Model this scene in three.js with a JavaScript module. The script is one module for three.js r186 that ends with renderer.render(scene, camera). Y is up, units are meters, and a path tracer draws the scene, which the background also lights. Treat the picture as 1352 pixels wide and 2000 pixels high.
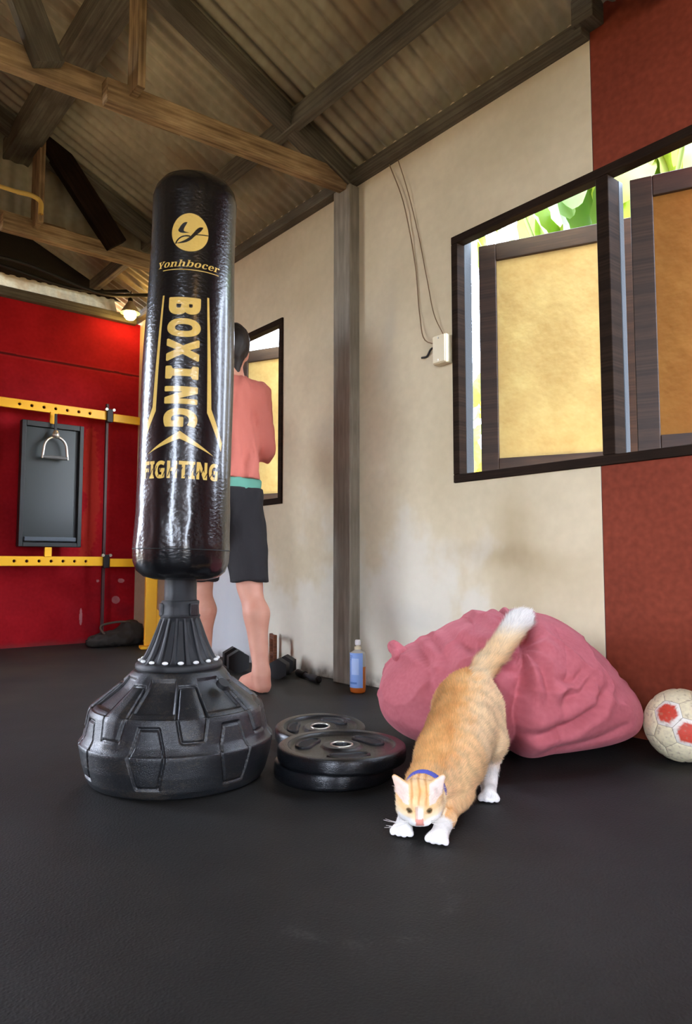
import * as THREE from 'three';
import { mergeGeometries, mergeVertices } from 'three/addons/utils/BufferGeometryUtils.js';
import { RoundedBoxGeometry } from 'three/addons/geometries/RoundedBoxGeometry.js';
import { RectAreaLightUniformsLib } from 'three/addons/lights/RectAreaLightUniformsLib.js';
import { ImprovedNoise } from 'three/addons/math/ImprovedNoise.js';

// ------------------------------------------------------------------ camera, sky, exposure
const scene = new THREE.Scene();
const DEG = Math.PI / 180, YAW = 39.5 * DEG;
const camera = new THREE.PerspectiveCamera(71.08, 1352 / 2000, 0.05, 200);
camera.position.set(0, 0.585, 0);
camera.rotation.order = 'YXZ';
camera.rotation.y = -YAW;
camera.rotation.x = 4.29 * DEG;
scene.add(camera);

const renderer = new THREE.WebGLRenderer({ antialias: true });
renderer.toneMapping = THREE.LinearToneMapping;
renderer.toneMappingExposure = 1.0;
renderer.shadowMap.enabled = true;

// bright overcast sky, a little bluer overhead than at the horizon
{
  const W = 64, H = 32, d = new Float32Array(W * H * 4);
  for (let y = 0; y < H; y++) for (let x = 0; x < W; x++) {
    const e = Math.max(0, ((y + 0.5) / H - 0.5) * 2);
    const k = Math.pow(e, 0.6), i = (y * W + x) * 4;
    d[i] = 0.92 - 0.14 * k; d[i + 1] = 1.0 - 0.06 * k; d[i + 2] = 1.14 + 0.12 * k; d[i + 3] = 1;
  }
  const t = new THREE.DataTexture(d, W, H, THREE.RGBAFormat, THREE.FloatType);
  t.mapping = THREE.EquirectangularReflectionMapping; t.magFilter = THREE.LinearFilter; t.needsUpdate = true;
  scene.background = t;
  scene.backgroundIntensity = 27.0;
}

// ------------------------------------------------------------------ helpers
const V = (x, y, z) => new THREE.Vector3(x, y, z);
const ca = Math.cos(YAW), sa = Math.sin(YAW);
const C = (X, h, F) => V(X * ca + F * sa, h, X * sa - F * ca);      // right / up / ahead of where the photographer stands
function rng(seed) { let a = seed >>> 0; return () => { a = (a + 0x6d2b79f5) | 0; let t = Math.imul(a ^ (a >>> 15), 1 | a); t = (t + Math.imul(t ^ (t >>> 7), 61 | t)) ^ t; return ((t ^ (t >>> 14)) >>> 0) / 4294967296; }; }
const IN = new ImprovedNoise();
const n3 = (x, y, z) => IN.noise(x, y, z);
function fbm(x, y, z, o = 4) { let s = 0, a = 0.5, f = 1; for (let i = 0; i < o; i++) { s += a * IN.noise(x * f, y * f, z + i * 7.3); a *= 0.5; f *= 2.03; } return s; }
const clamp = (x, a = 0, b = 1) => Math.min(b, Math.max(a, x));
const sst = (a, b, x) => { const t = clamp((x - a) / (b - a)); return t * t * (3 - 2 * t); };
const mix = (a, b, t) => a + (b - a) * t;
const mix3 = (a, b, t) => [mix(a[0], b[0], t), mix(a[1], b[1], t), mix(a[2], b[2], t)];
const lin = (r, g, b) => { const c = new THREE.Color().setRGB(r / 255, g / 255, b / 255, THREE.SRGBColorSpace); return [c.r, c.g, c.b]; };

const used = new Map();
function numbered(n) { const k = used.get(n) || 0; used.set(n, k + 1); return k ? n + '_' + String(k).padStart(3, '0') : n; }
function tag(o, label, category, group, kind) { Object.assign(o.userData, { label, category }); if (group) o.userData.group = group; if (kind) o.userData.kind = kind; return o; }
function thing(name, label, category, pos = [0, 0, 0], turn = 0, group) {
  const o = new THREE.Group(); o.name = numbered(name); o.position.set(...(pos.isVector3 ? pos.toArray() : pos)); o.rotation.y = turn;
  scene.add(o); return tag(o, label, category, group);
}
function struct(name) { const o = new THREE.Group(); o.name = name; o.userData.kind = 'structure'; scene.add(o); return o; }
function part(name, g, m, parent, pos, rot, label) {
  const o = new THREE.Mesh(g, m); o.name = name; if (pos) o.position.set(...(pos.isVector3 ? pos.toArray() : pos)); if (rot) o.rotation.set(...rot);
  if (label) o.userData.label = label; parent.add(o); return o;
}
const M = (g) => { const l = g.map((x) => { const y = x.index ? x.toNonIndexed() : x; for (const k of Object.keys(y.attributes)) if (!['position', 'normal', 'uv'].includes(k)) y.deleteAttribute(k); return y; }); return mergeGeometries(l); };
function boxUV(g) {                                                    // uv in metres from the side a face looks to
  const p = g.attributes.position, n = g.attributes.normal, uv = new Float32Array(p.count * 2);
  for (let i = 0; i < p.count; i++) {
    const ax = Math.abs(n.getX(i)), ay = Math.abs(n.getY(i)), az = Math.abs(n.getZ(i));
    if (ax >= ay && ax >= az) { uv[2 * i] = p.getZ(i); uv[2 * i + 1] = p.getY(i); }
    else if (ay >= az) { uv[2 * i] = p.getX(i); uv[2 * i + 1] = p.getZ(i); }
    else { uv[2 * i] = p.getX(i); uv[2 * i + 1] = p.getY(i); }
  }
  g.setAttribute('uv', new THREE.BufferAttribute(uv, 2)); return g;
}
const box = (w, h, d, r = 0.004) => boxUV(new RoundedBoxGeometry(w, h, d, 2, Math.min(r, w / 2.1, h / 2.1, d / 2.1)));
function beamBetween(a, b, w, h, r = 0.006) {                            // timber from a to b: length along local x, so that the grain runs along it
  const L = a.distanceTo(b), g = box(L, h, w, r);
  const x = b.clone().sub(a).normalize(), y0 = Math.abs(x.y) > 0.95 ? V(0, 0, 1) : V(0, 1, 0);
  const z = x.clone().cross(y0).normalize(), y = z.clone().cross(x);
  g.applyMatrix4(new THREE.Matrix4().makeBasis(x, y, z).setPosition(a.clone().add(b).multiplyScalar(0.5))); return g;
}
const tube = (pts, r, seg = 24, rad = 8) => new THREE.TubeGeometry(new THREE.CatmullRomCurve3(pts), seg, r, rad);
function lathe(pts, seg = 64) { return new THREE.LatheGeometry(pts.map(([r, y]) => new THREE.Vector2(r, y)), seg); }
function texData(w, h, f, srgb = true) {
  const d = new Uint8Array(w * h * 4);
  for (let y = 0; y < h; y++) for (let x = 0; x < w; x++) {
    const c = f((x + 0.5) / w, (y + 0.5) / h), i = (y * w + x) * 4;
    d[i] = clamp(c[0], 0, 255); d[i + 1] = clamp(c[1], 0, 255); d[i + 2] = clamp(c[2], 0, 255); d[i + 3] = 255;
  }
  const t = new THREE.DataTexture(d, w, h, THREE.RGBAFormat); t.wrapS = t.wrapT = THREE.MirroredRepeatWrapping; t.magFilter = THREE.LinearFilter; t.minFilter = THREE.LinearMipmapLinearFilter;
  if (srgb) t.colorSpace = THREE.SRGBColorSpace; t.needsUpdate = true; return t;
}
const rep = (t, x, y) => { const c = t.clone(); c.repeat.set(x, y); c.needsUpdate = true; return c; };
const std = (o) => new THREE.MeshStandardMaterial(o), phy = (o) => new THREE.MeshPhysicalMaterial(o);
const rgb = (r, g, b) => new THREE.Color().setRGB(r / 255, g / 255, b / 255, THREE.SRGBColorSpace);

// signed distances and a surface-nets mesher for bodies
function cap(p, a, b, ra, rb) {
  const bx = b.x - a.x, by = b.y - a.y, bz = b.z - a.z, px = p.x - a.x, py = p.y - a.y, pz = p.z - a.z;
  const h = clamp((px * bx + py * by + pz * bz) / (bx * bx + by * by + bz * bz + 1e-12));
  const dx = px - bx * h, dy = py - by * h, dz = pz - bz * h;
  return Math.sqrt(dx * dx + dy * dy + dz * dz) - (ra + (rb - ra) * h);
}
function ell(p, c, rx, ry, rz) { const x = (p.x - c.x) / rx, y = (p.y - c.y) / ry, z = (p.z - c.z) / rz, k = Math.sqrt(x * x + y * y + z * z); return (k - 1) * Math.min(rx, ry, rz) * (k > 0.001 ? 1 : 1); }
const smin = (a, b, k) => { const h = Math.max(k - Math.abs(a - b), 0) / k; return Math.min(a, b) - h * h * k * 0.25; };
function surfaceNets(f, lo, hi, cell) {
  const nx = Math.ceil((hi.x - lo.x) / cell) + 1, ny = Math.ceil((hi.y - lo.y) / cell) + 1, nz = Math.ceil((hi.z - lo.z) / cell) + 1;
  const g = new Float32Array(nx * ny * nz), p = V(0, 0, 0);
  const B = 5, reach = B * cell * 1.15;                                  // blocks far from the surface are filled from one sample
  for (let K = 0; K < nz; K += B) for (let J = 0; J < ny; J += B) for (let Q = 0; Q < nx; Q += B) {
    p.set(lo.x + (Q + B / 2 - 0.5) * cell, lo.y + (J + B / 2 - 0.5) * cell, lo.z + (K + B / 2 - 0.5) * cell); const c = f(p), skip = Math.abs(c) > reach;
    for (let k = K; k < Math.min(nz, K + B); k++) for (let j = J; j < Math.min(ny, J + B); j++) for (let q = Q; q < Math.min(nx, Q + B); q++) { if (!skip) p.set(lo.x + q * cell, lo.y + j * cell, lo.z + k * cell); g[q + nx * (j + ny * k)] = skip ? c : f(p); }
  }
  const id = new Int32Array(nx * ny * nz).fill(-1), pos = [], idx = [], at = (x, y, z) => x + nx * (y + ny * z);
  const E = [[0, 1], [0, 2], [0, 4], [1, 3], [1, 5], [2, 3], [2, 6], [3, 7], [4, 5], [4, 6], [5, 7], [6, 7]];
  for (let z = 0; z < nz - 1; z++) for (let y = 0; y < ny - 1; y++) for (let x = 0; x < nx - 1; x++) {
    let m = 0; const v = [];
    for (let c = 0; c < 8; c++) { const s = g[at(x + (c & 1), y + ((c >> 1) & 1), z + (c >> 2))]; v.push(s); if (s < 0) m |= 1 << c; }
    if (m === 0 || m === 255) continue;
    let sx = 0, sy = 0, sz = 0, n = 0;
    for (const [a, b] of E) if ((v[a] < 0) !== (v[b] < 0)) { const t = v[a] / (v[a] - v[b]); sx += mix(a & 1, b & 1, t); sy += mix((a >> 1) & 1, (b >> 1) & 1, t); sz += mix(a >> 2, b >> 2, t); n++; }
    id[at(x, y, z)] = pos.length / 3; pos.push(lo.x + (x + sx / n) * cell, lo.y + (y + sy / n) * cell, lo.z + (z + sz / n) * cell);
  }
  const quad = (a, b, c, d, flip) => { if (a < 0 || b < 0 || c < 0 || d < 0) return; if (flip) idx.push(a, c, b, a, d, c); else idx.push(a, b, c, a, c, d); };
  for (let z = 1; z < nz - 1; z++) for (let y = 1; y < ny - 1; y++) for (let x = 1; x < nx - 1; x++) {
    const s = g[at(x, y, z)] < 0;
    if (s !== g[at(x + 1, y, z)] < 0) quad(id[at(x, y - 1, z - 1)], id[at(x, y, z - 1)], id[at(x, y, z)], id[at(x, y - 1, z)], !s);
    if (s !== g[at(x, y + 1, z)] < 0) quad(id[at(x - 1, y, z - 1)], id[at(x - 1, y, z)], id[at(x, y, z)], id[at(x, y, z - 1)], !s);
    if (s !== g[at(x, y, z + 1)] < 0) quad(id[at(x - 1, y - 1, z)], id[at(x, y - 1, z)], id[at(x, y, z)], id[at(x - 1, y, z)], !s);
  }
  const geo = new THREE.BufferGeometry(); geo.setAttribute('position', new THREE.Float32BufferAttribute(pos, 3)); geo.setIndex(idx); geo.computeVertexNormals(); return geo;
}
function colourise(g, f) {
  const p = g.attributes.position, n = g.attributes.normal, c = new Float32Array(p.count * 3), a = V(0, 0, 0), b = V(0, 0, 0);
  for (let i = 0; i < p.count; i++) { a.fromBufferAttribute(p, i); b.fromBufferAttribute(n, i); const k = f(a, b); c[3 * i] = k[0]; c[3 * i + 1] = k[1]; c[3 * i + 2] = k[2]; }
  g.setAttribute('color', new THREE.BufferAttribute(c, 3)); return g;
}

// ------------------------------------------------------------------ materials
const woodTex = texData(512, 512, (u, v) => {
  const g = fbm(u * 3, v * 40, 1.5, 4) * 60 + fbm(u * 8, v * 9, 4, 4) * 70, s = fbm(u * 5, v * 5, 9, 3) * 30;
  return [146 + g + s, 120 + g * 0.95 + s * 0.8, 84 + g * 0.8 + s * 0.5];
});
const woodTex2 = texData(512, 512, (u, v) => {
  const g = fbm(u * 3, v * 36, 11.5, 4) * 40 + fbm(u * 8, v * 9, 14, 4) * 40;
  return [92 + g, 86 + g, 72 + g * 0.9];
});
const fineBump = texData(256, 256, (u, v) => { const n = 128 + fbm(u * 40, v * 40, 2, 3) * 160; return [n, n, n]; }, false);
const postTex = texData(512, 512, (u, v) => { const n = fbm(u * 14, v * 3, 15, 4) * 34 + fbm(u * 7, v * 7, 16, 4) * 34; return [132 + n, 124 + n, 108 + n]; });
const lightWood = std({ map: rep(woodTex, 0.7, 2.2), roughness: 0.85, bumpMap: rep(fineBump, 2, 6), bumpScale: 0.002 });
const darkWood = std({ map: rep(woodTex2, 0.7, 2.2), roughness: 0.8, bumpMap: rep(fineBump, 2, 6), bumpScale: 0.002 });
const frameWood = std({ map: rep(woodTex2, 1, 4), color: rgb(150, 112, 96), roughness: 0.6 });
const blackWood = phy({ map: rep(woodTex2, 1, 4), color: rgb(108, 84, 74), roughness: 0.85, specularIntensity: 0.3 });

// plaster of the long wall: u 1.4 .. 5.6 m along it, height 0 .. 2.7 m
const U0 = 1.4, U1 = 5.62, WH = 2.7;
const gauss = (x, y, cx, cy, sx, sy) => Math.exp(-(((x - cx) / sx) ** 2 + ((y - cy) / sy) ** 2));
const plasterTex = texData(1536, 1024, (u, v) => {
  const a = mix(U0, U1, u), h = v * WH;
  const w = fbm(a * 1.3, h * 1.3, 3, 4), wx = a + 0.16 * w, wy = h + 0.14 * fbm(a * 1.7, h * 1.7, 8, 3);
  let c = [210, 196, 164];
  let big = fbm(a * 0.9, h * 0.9, 5, 4), mid = fbm(a * 3.2, h * 2.6, 6, 5), fine = fbm(a * 22, h * 22, 7, 3);
  let k = big * 30 + mid * 17 + fine * 9;
  c = [c[0] + k, c[1] + k, c[2] + k * 0.95];
  // ochre water stains under the window and beside the post, greyer patches of skim coat
  let st = gauss(wx, wy, 1.80, 0.72, 0.10, 0.22) + 0.8 * gauss(wx, wy, 1.93, 0.62, 0.26, 0.05) + 0.7 * gauss(wx, wy, 1.78, 0.38, 0.09, 0.16) + 0.55 * gauss(wx, wy, 1.62, 0.56, 0.2, 0.07)
    + 0.45 * gauss(wx, wy, 2.14, 1.1, 0.09, 0.35) + 0.5 * gauss(wx, wy, 3.1, 2.1, 0.4, 0.22) + 0.4 * gauss(wx, wy, 1.75, 2.38, 0.25, 0.12) + 0.35 * gauss(wx, wy, 3.5, 2.4, 0.5, 0.1);
  st *= 0.75 + 1.2 * mid;
  c = mix3(c, [148, 128, 92], clamp(st * 0.5));
  let gr = 0.8 * gauss(wx, wy, 2.4, 0.35, 0.2, 0.06) + 0.5 * gauss(wx, wy, 2.55, 1.65, 0.05, 0.3) + 0.55 * gauss(wx, h, 4.03, 0.45, 0.035, 0.5) + 0.4 * gauss(wx, wy, 3.6, 0.7, 0.06, 0.5);
  c = mix3(c, [150, 150, 146], clamp(gr * (0.6 + mid) * 0.6));
  // whiter blotches, denser towards the foot of the wall
  const wl = sst(-0.02, 0.16, 0.34 - 0.5 * wy + 0.5 * big + 0.55 * mid) * sst(-0.05, 0.2, wx - 1.95 + mid);
  c = mix3(c, [220, 219, 212], 0.5 * wl);
  // bluish white patch behind the legs
  if (a > 3.62 && a < 4.7 && wy < 0.75) c = mix3(c, [205, 214, 226], 0.65 * sst(0.75, 0.6, wy));
  // dark dirt along the floor
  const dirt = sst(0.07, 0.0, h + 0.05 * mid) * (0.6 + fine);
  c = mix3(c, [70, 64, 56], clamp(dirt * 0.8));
  // hairline cracks
  return c;
});
const plasterBump = texData(512, 512, (u, v) => { const n = 128 + fbm(u * 9, v * 6, 31, 5) * 150 + fbm(u * 80, v * 55, 32, 2) * 50; return [n, n, n]; }, false);
const plaster = std({ map: plasterTex, bumpMap: plasterBump, bumpScale: 0.0035, roughness: 0.82 });
const paintTex = texData(512, 512, (u, v) => { const n = fbm(u * 3, v * 3, 41, 4) * 26 + fbm(u * 90, v * 90, 42, 2) * 22; return [122 + n, 53 + n * 0.6, 34 + n * 0.5]; });
const redPaint = phy({ specularIntensity: 0.4, map: rep(paintTex, 0.5, 0.5), bumpMap: rep(plasterBump, 0.5, 0.5), bumpScale: 0.004, roughness: 0.75 });
const reveal = std({ color: rgb(58, 64, 70), roughness: 0.7, bumpMap: rep(fineBump, 4, 4), bumpScale: 0.001 });
// far red wall, v -1 .. 2.35, height 0 .. 2.55
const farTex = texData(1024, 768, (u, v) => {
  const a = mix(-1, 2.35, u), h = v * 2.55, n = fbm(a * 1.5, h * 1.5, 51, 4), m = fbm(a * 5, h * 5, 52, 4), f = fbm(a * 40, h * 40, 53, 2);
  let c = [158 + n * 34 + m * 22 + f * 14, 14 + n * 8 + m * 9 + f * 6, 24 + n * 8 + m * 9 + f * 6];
  c = mix3(c, [172, 52, 30], 0.6 * sst(0.42, 0.55, gauss(a + 0.1 * m, h + 0.2 * n, 1.97, 1.15, 0.09, 0.55) + 0.35 * m + f * 0.3));     // ragged orange strip beside the panel
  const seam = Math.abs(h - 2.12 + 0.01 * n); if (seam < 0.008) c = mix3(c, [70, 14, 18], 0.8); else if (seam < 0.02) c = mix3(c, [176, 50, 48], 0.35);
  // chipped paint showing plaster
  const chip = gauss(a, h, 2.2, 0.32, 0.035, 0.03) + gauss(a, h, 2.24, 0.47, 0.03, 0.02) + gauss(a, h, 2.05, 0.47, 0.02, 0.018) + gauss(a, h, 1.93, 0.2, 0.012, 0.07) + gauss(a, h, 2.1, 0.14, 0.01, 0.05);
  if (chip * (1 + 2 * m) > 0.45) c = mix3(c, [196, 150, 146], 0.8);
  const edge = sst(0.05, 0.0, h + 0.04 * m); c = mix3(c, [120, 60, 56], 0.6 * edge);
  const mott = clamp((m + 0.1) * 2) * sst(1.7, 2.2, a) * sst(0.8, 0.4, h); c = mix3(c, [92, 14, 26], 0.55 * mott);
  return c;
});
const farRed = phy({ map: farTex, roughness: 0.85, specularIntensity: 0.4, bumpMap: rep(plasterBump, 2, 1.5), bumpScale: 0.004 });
const roofTex = texData(512, 512, (u, v) => {
  const n = fbm(u * 4, v * 4, 61, 5), r = clamp(fbm(u * 5, v * 5, 62, 4) * 2.2 - 0.1), f = fbm(u * 60, v * 60, 63, 2) * 20;
  return mix3([172 + n * 50 + f, 164 + n * 48 + f, 136 + n * 40 + f], [128, 100, 66], r * 0.8);
});
const roofMetal = std({ map: rep(roofTex, 0.45, 0.45), roughness: 0.55, metalness: 0.2, side: THREE.DoubleSide });
const stripMetal = phy({ map: rep(roofTex, 0.9, 0.9), roughness: 0.9, transmission: 0.1, thickness: 0, side: THREE.DoubleSide });   // weathered see-through roofing sheet
const nearBlack = std({ color: rgb(38, 34, 30), roughness: 0.9, bumpMap: rep(fineBump, 3, 3), bumpScale: 0.003 });  // darkness of the roof void is put into this colour
const yellow = std({ color: rgb(255, 188, 22), roughness: 0.42, bumpMap: rep(fineBump, 6, 6), bumpScale: 0.0006 });
const blackSteel = std({ color: rgb(26, 25, 26), roughness: 0.45, metalness: 0.3 });
const steel = std({ color: rgb(205, 200, 186), roughness: 0.32, metalness: 0.85 });
const whitePlastic = std({ color: rgb(222, 211, 176), roughness: 0.45 });
const blackRubber = std({ color: rgb(24, 25, 27), roughness: 0.6 });
const wire = std({ color: rgb(128, 102, 74), roughness: 0.7 });

// black rubber gym floor: speckle, dust, a curved scuff
const floorTex = texData(1536, 1536, (u, v) => {
  const x = mix(-2.7, 2.5, u), z = mix(1.0, -5.6, v);
  const sp = fbm(x * 120, z * 120, 71, 2) * 16, d = fbm(x * 2.2, z * 2.2, 72, 5), e = fbm(x * 9, z * 9, 73, 4);
  let k = 25 + sp + d * 16 + e * 9;
  // dust curve ground in by a sole
  const s = C(0.02, 0, 1.33), rr = Math.hypot(x - s.x, z - s.z), an = Math.atan2(x - s.x, z - s.z);
  const arc = Math.exp(-(((rr - 0.17) / 0.014) ** 2)) * sst(-0.3, 0.3, Math.cos(an + 0.2)) * sst(-0.05, 0.25, e + fbm(x * 150, z * 150, 77, 2) * 0.8);
  k += clamp(arc) * 24;
    // browner with distance from the viewer
  const far = sst(2.4, 4.2, Math.hypot(x, z)) * (0.5 + 1.5 * d);
  return [k + 8 * far + 2, k + 5 * far + 0.5, k - 1.5 - 2 * far];
});
const floorBump = texData(512, 512, (u, v) => { const n = 128 + fbm(u * 120, v * 120, 81, 2) * 220; return [n, n, n]; }, false);
const rubberFloor = phy({ map: floorTex, specularIntensity: 0.7, bumpMap: rep(floorBump, 9, 11.4), bumpScale: 0.0009, roughness: 0.64 });

// ------------------------------------------------------------------ room shell  (long wall x = 2.35, far wall z = -5.5)
const WX = 2.35, FAR = 5.5, LX = -2.6, REAR = 3.2, SL = 0.45, EAVE = 2.655;
const RX = -0.1, RIDGE = EAVE + SL * (WX - RX);
const roofAt = (x) => EAVE + SL * (WX - (x > RX ? x : 2 * RX - x));
{
  const f = struct('floor');
  const g = new THREE.BoxGeometry(5.35, 0.1, 8.85).translate((LX + WX + 0.1) / 2 - 0.05, -0.05, (REAR - FAR - 0.1) / 2);
  const p = g.attributes.position, uv = g.attributes.uv;
  for (let i = 0; i < p.count; i++) uv.setXY(i, (p.getX(i) + 2.7) / 5.2, (1.0 - p.getZ(i)) / 6.6);
  part('rubber_flooring', g, rubberFloor, f);
}
// long wall, drawn in (u, height) and turned to stand along z
const wallR = struct('wall_right'); wallR.position.set(WX, 0, 0); wallR.rotation.y = Math.PI / 2;
const T = 0.085, W1 = { a: 0.62, b: 2.1, lo: 0.945, hi: 2.05 }, W2 = { a: 3.43, b: 4.91, lo: 0.945, hi: 2.05 };
const poly = (pts) => { const s = new THREE.Shape(); pts.forEach(([x, y], i) => (i ? s.lineTo(x, y) : s.moveTo(x, y))); return s; };
const holeOf = (w, a, b) => poly([[a, w.lo], [a, w.hi], [b, w.hi], [b, w.lo]]);
{
  const s = poly([[1.4, 0], [U1, 0], [U1, 2.72], [1.4, 2.72], [1.4, W1.hi], [W1.b, W1.hi], [W1.b, W1.lo], [1.4, W1.lo]]);
  s.holes.push(holeOf(W2, W2.a, W2.b));
  const g = new THREE.ExtrudeGeometry(s, { depth: T, bevelEnabled: false });
  const p = g.attributes.position, uv = g.attributes.uv;
  for (let i = 0; i < p.count; i++) uv.setXY(i, (p.getX(i) - U0) / (U1 - U0), p.getY(i) / WH);
  part('plaster_wall', g, [plaster, reveal], wallR, null, null, 'stained beige plaster');
  const s2 = poly([[-REAR, 0], [1.398, 0], [1.398, W1.lo], [W1.a, W1.lo], [W1.a, W1.hi], [1.398, W1.hi], [1.398, 3.1], [-REAR, 3.1]]);
  part('painted_wall', new THREE.ExtrudeGeometry(s2, { depth: T, bevelEnabled: false }), [redPaint, reveal], wallR, null, null, 'brick red paint');
}
// windows with outward casements: local (u, height, outward)
const paneTex = texData(512, 512, (u, v) => {
  const n = fbm(u * 3, v * 4, 91, 4), m = fbm(u * 9, v * 11, 92, 5), f = fbm(u * 50, v * 50, 93, 2), k = n * 14 + m * 20 + f * 10;
  return [196 + k * 0.7, 176 + k, 122 + k];
});
const paneBump = texData(256, 256, (u, v) => { const n = 128 + fbm(u * 14, v * 16, 94, 4) * 230; return [n, n, n]; }, false);
const amber = phy({ map: rep(paneTex, 1.1, 0.9), bumpMap: rep(paneBump, 1.5, 1.5), bumpScale: 0.0025, roughness: 0.85, transmission: 0.25, thickness: 0, side: THREE.DoubleSide, specularIntensity: 0.4 });
const shadedAmber = amber.clone(); shadedAmber.color = rgb(190, 150, 104);  // same amber glass, its weaker backlight put into the tint
function windowUnit(n, w, opens, glass) {
  const win = struct('window_' + n); win.position.set(WX, 0, 0); win.rotation.y = Math.PI / 2;
  const fw = 0.036, fd = 0.05, c0 = -0.012, zc = c0 + fd / 2, H = w.hi - w.lo, mid = (w.a + w.b) / 2;
  const bar = (x, y, bw, bh, nm) => part(nm, box(bw, bh, fd, 0.004), blackWood, win, [x, y, zc]);
  bar((w.a + w.b) / 2, w.hi - fw / 2, w.b - w.a, fw, 'frame_head'); bar((w.a + w.b) / 2, w.lo + fw / 2, w.b - w.a, fw, 'frame_sill');
  bar(w.a + fw / 2, mid2(w), fw, H - 2 * fw, 'frame_jamb'); bar(w.b - fw / 2, mid2(w), fw, H - 2 * fw, 'frame_jamb');
  part('mullion', box(0.05, H - 2 * fw, 0.075, 0.004), blackWood, win, [mid, mid2(w), c0 + 0.0375]);
  part('mullion_facing', box(0.05, H - 2 * fw, 0.03, 0.003), reveal, win, [mid, mid2(w), c0 + 0.092], null, 'pale painted outer face of the mullion');
  for (const x of [w.a + fw / 2, w.b - fw / 2]) part('jamb_lining', box(fw - 0.004, H, 0.05, 0.003), reveal, win, [x, mid2(w), 0.064], null, 'grey rendered lining of the opening');
  // two casement sashes, each hung on its far side
  [[w.b - 0.055, opens[0]], [mid - 0.04, opens[1]]].forEach(([hu, ang], si) => {
    const s = new THREE.Group(); s.name = 'sash'; s.position.set(hu, w.lo + 0.02, 0.118); s.rotation.y = ang * DEG; win.add(s);   // sash reaches to local -x
    const sw = 0.655, sh = H - 0.05, st = 0.078, d = 0.034;
    part('stile', box(st, sh, d), frameWood, s, [-st / 2, sh / 2, 0]); part('stile', box(st, sh, d), frameWood, s, [-sw + st / 2, sh / 2, 0]);
    part('rail', box(sw - 2 * st, st, d), frameWood, s, [-sw / 2, sh - st / 2, 0]); part('rail', box(sw - 2 * st, st + 0.01, d), frameWood, s, [-sw / 2, (st + 0.01) / 2, 0]);
    part('pane', boxUV(new THREE.BoxGeometry(sw - 2 * st + 0.01, sh - 2 * st + 0.01, 0.005)), glass[si], s, [-sw / 2, sh / 2, 0], null, glass[si] === amber ? 'pale amber obscured glass' : 'amber obscured glass tinted darker for dim backlight');
  });
}
function mid2(w) { return (w.lo + w.hi) / 2; }
windowUnit(1, W1, [25, 24], [amber, shadedAmber]);
windowUnit(2, W2, [25, 25], [shadedAmber, amber]);

// far wall in oxblood paint, open gateway to its left, near-black board above standing for the unlit void
{
  const w = struct('wall_far');
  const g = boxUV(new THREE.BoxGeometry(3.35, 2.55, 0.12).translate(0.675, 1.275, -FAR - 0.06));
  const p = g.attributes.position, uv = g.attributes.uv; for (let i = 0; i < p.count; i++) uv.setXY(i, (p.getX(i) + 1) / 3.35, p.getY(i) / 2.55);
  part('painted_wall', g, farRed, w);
  const b = poly([[LX - 0.1, 2.78], [WX + 0.1, 2.78], [WX + 0.1, EAVE], [RX, RIDGE], [LX - 0.1, EAVE]]);
  const gb = new THREE.ExtrudeGeometry(poly([[LX - 0.1, 2.74], [WX + 0.05, 2.74], [RX, RIDGE - 0.02]]), { depth: 0.05, bevelEnabled: false }); gb.translate(0, 0, -FAR - 0.14);
  part('void_board', gb, nearBlack, w);
}
// left side: solid toward the camera, open to the yard at the far end and at one gateway; rear wall with a doorway
{
  const l = struct('wall_left'), Hh = EAVE - 0.02;
  const seg = (z0, z1, y0, y1, nm) => part(nm, boxUV(new THREE.BoxGeometry(0.12, y1 - y0, z0 - z1).translate(LX - 0.04, (y0 + y1) / 2, (z0 + z1) / 2)), redPaint, l);
  seg(REAR + 0.1, 1.75, 0, Hh, 'painted_wall'); seg(0.45, -4.4, 0, Hh, 'painted_wall'); seg(1.75, 0.45, 0, 0.45, 'painted_wall'); seg(1.75, 0.45, 2.5, Hh, 'lintel'); seg(-4.4, -FAR, 0, Hh, 'painted_wall');
  for (const z of [-FAR]) part('post', box(0.1, EAVE, 0.12), darkWood, l, [LX, EAVE / 2, z]);
  part('beam', box(0.1, 0.1, REAR + FAR), darkWood, l, [LX, EAVE - 0.06, (REAR - FAR) / 2]);
  const r = struct('wall_rear');
  const seg2 = (x0, x1, y0, y1, nm) => part(nm, boxUV(new THREE.BoxGeometry(x1 - x0, y1 - y0, 0.1).translate((x0 + x1) / 2, (y0 + y1) / 2, REAR + 0.05)), redPaint, r);
  seg2(LX - 0.1, -0.75, 0, 2.6, 'painted_wall'); seg2(0.1, WX + 0.1, 0, 2.6, 'painted_wall'); seg2(-0.75, 0.1, 2.15, 2.6, 'lintel');
  part('gable', new THREE.ExtrudeGeometry(poly([[LX - 0.1, 2.6], [WX + 0.05, 2.6], [RX, RIDGE - 0.02]]), { depth: 0.05, bevelEnabled: false }).translate(0, 0, REAR), nearBlack, r);
}
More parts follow.
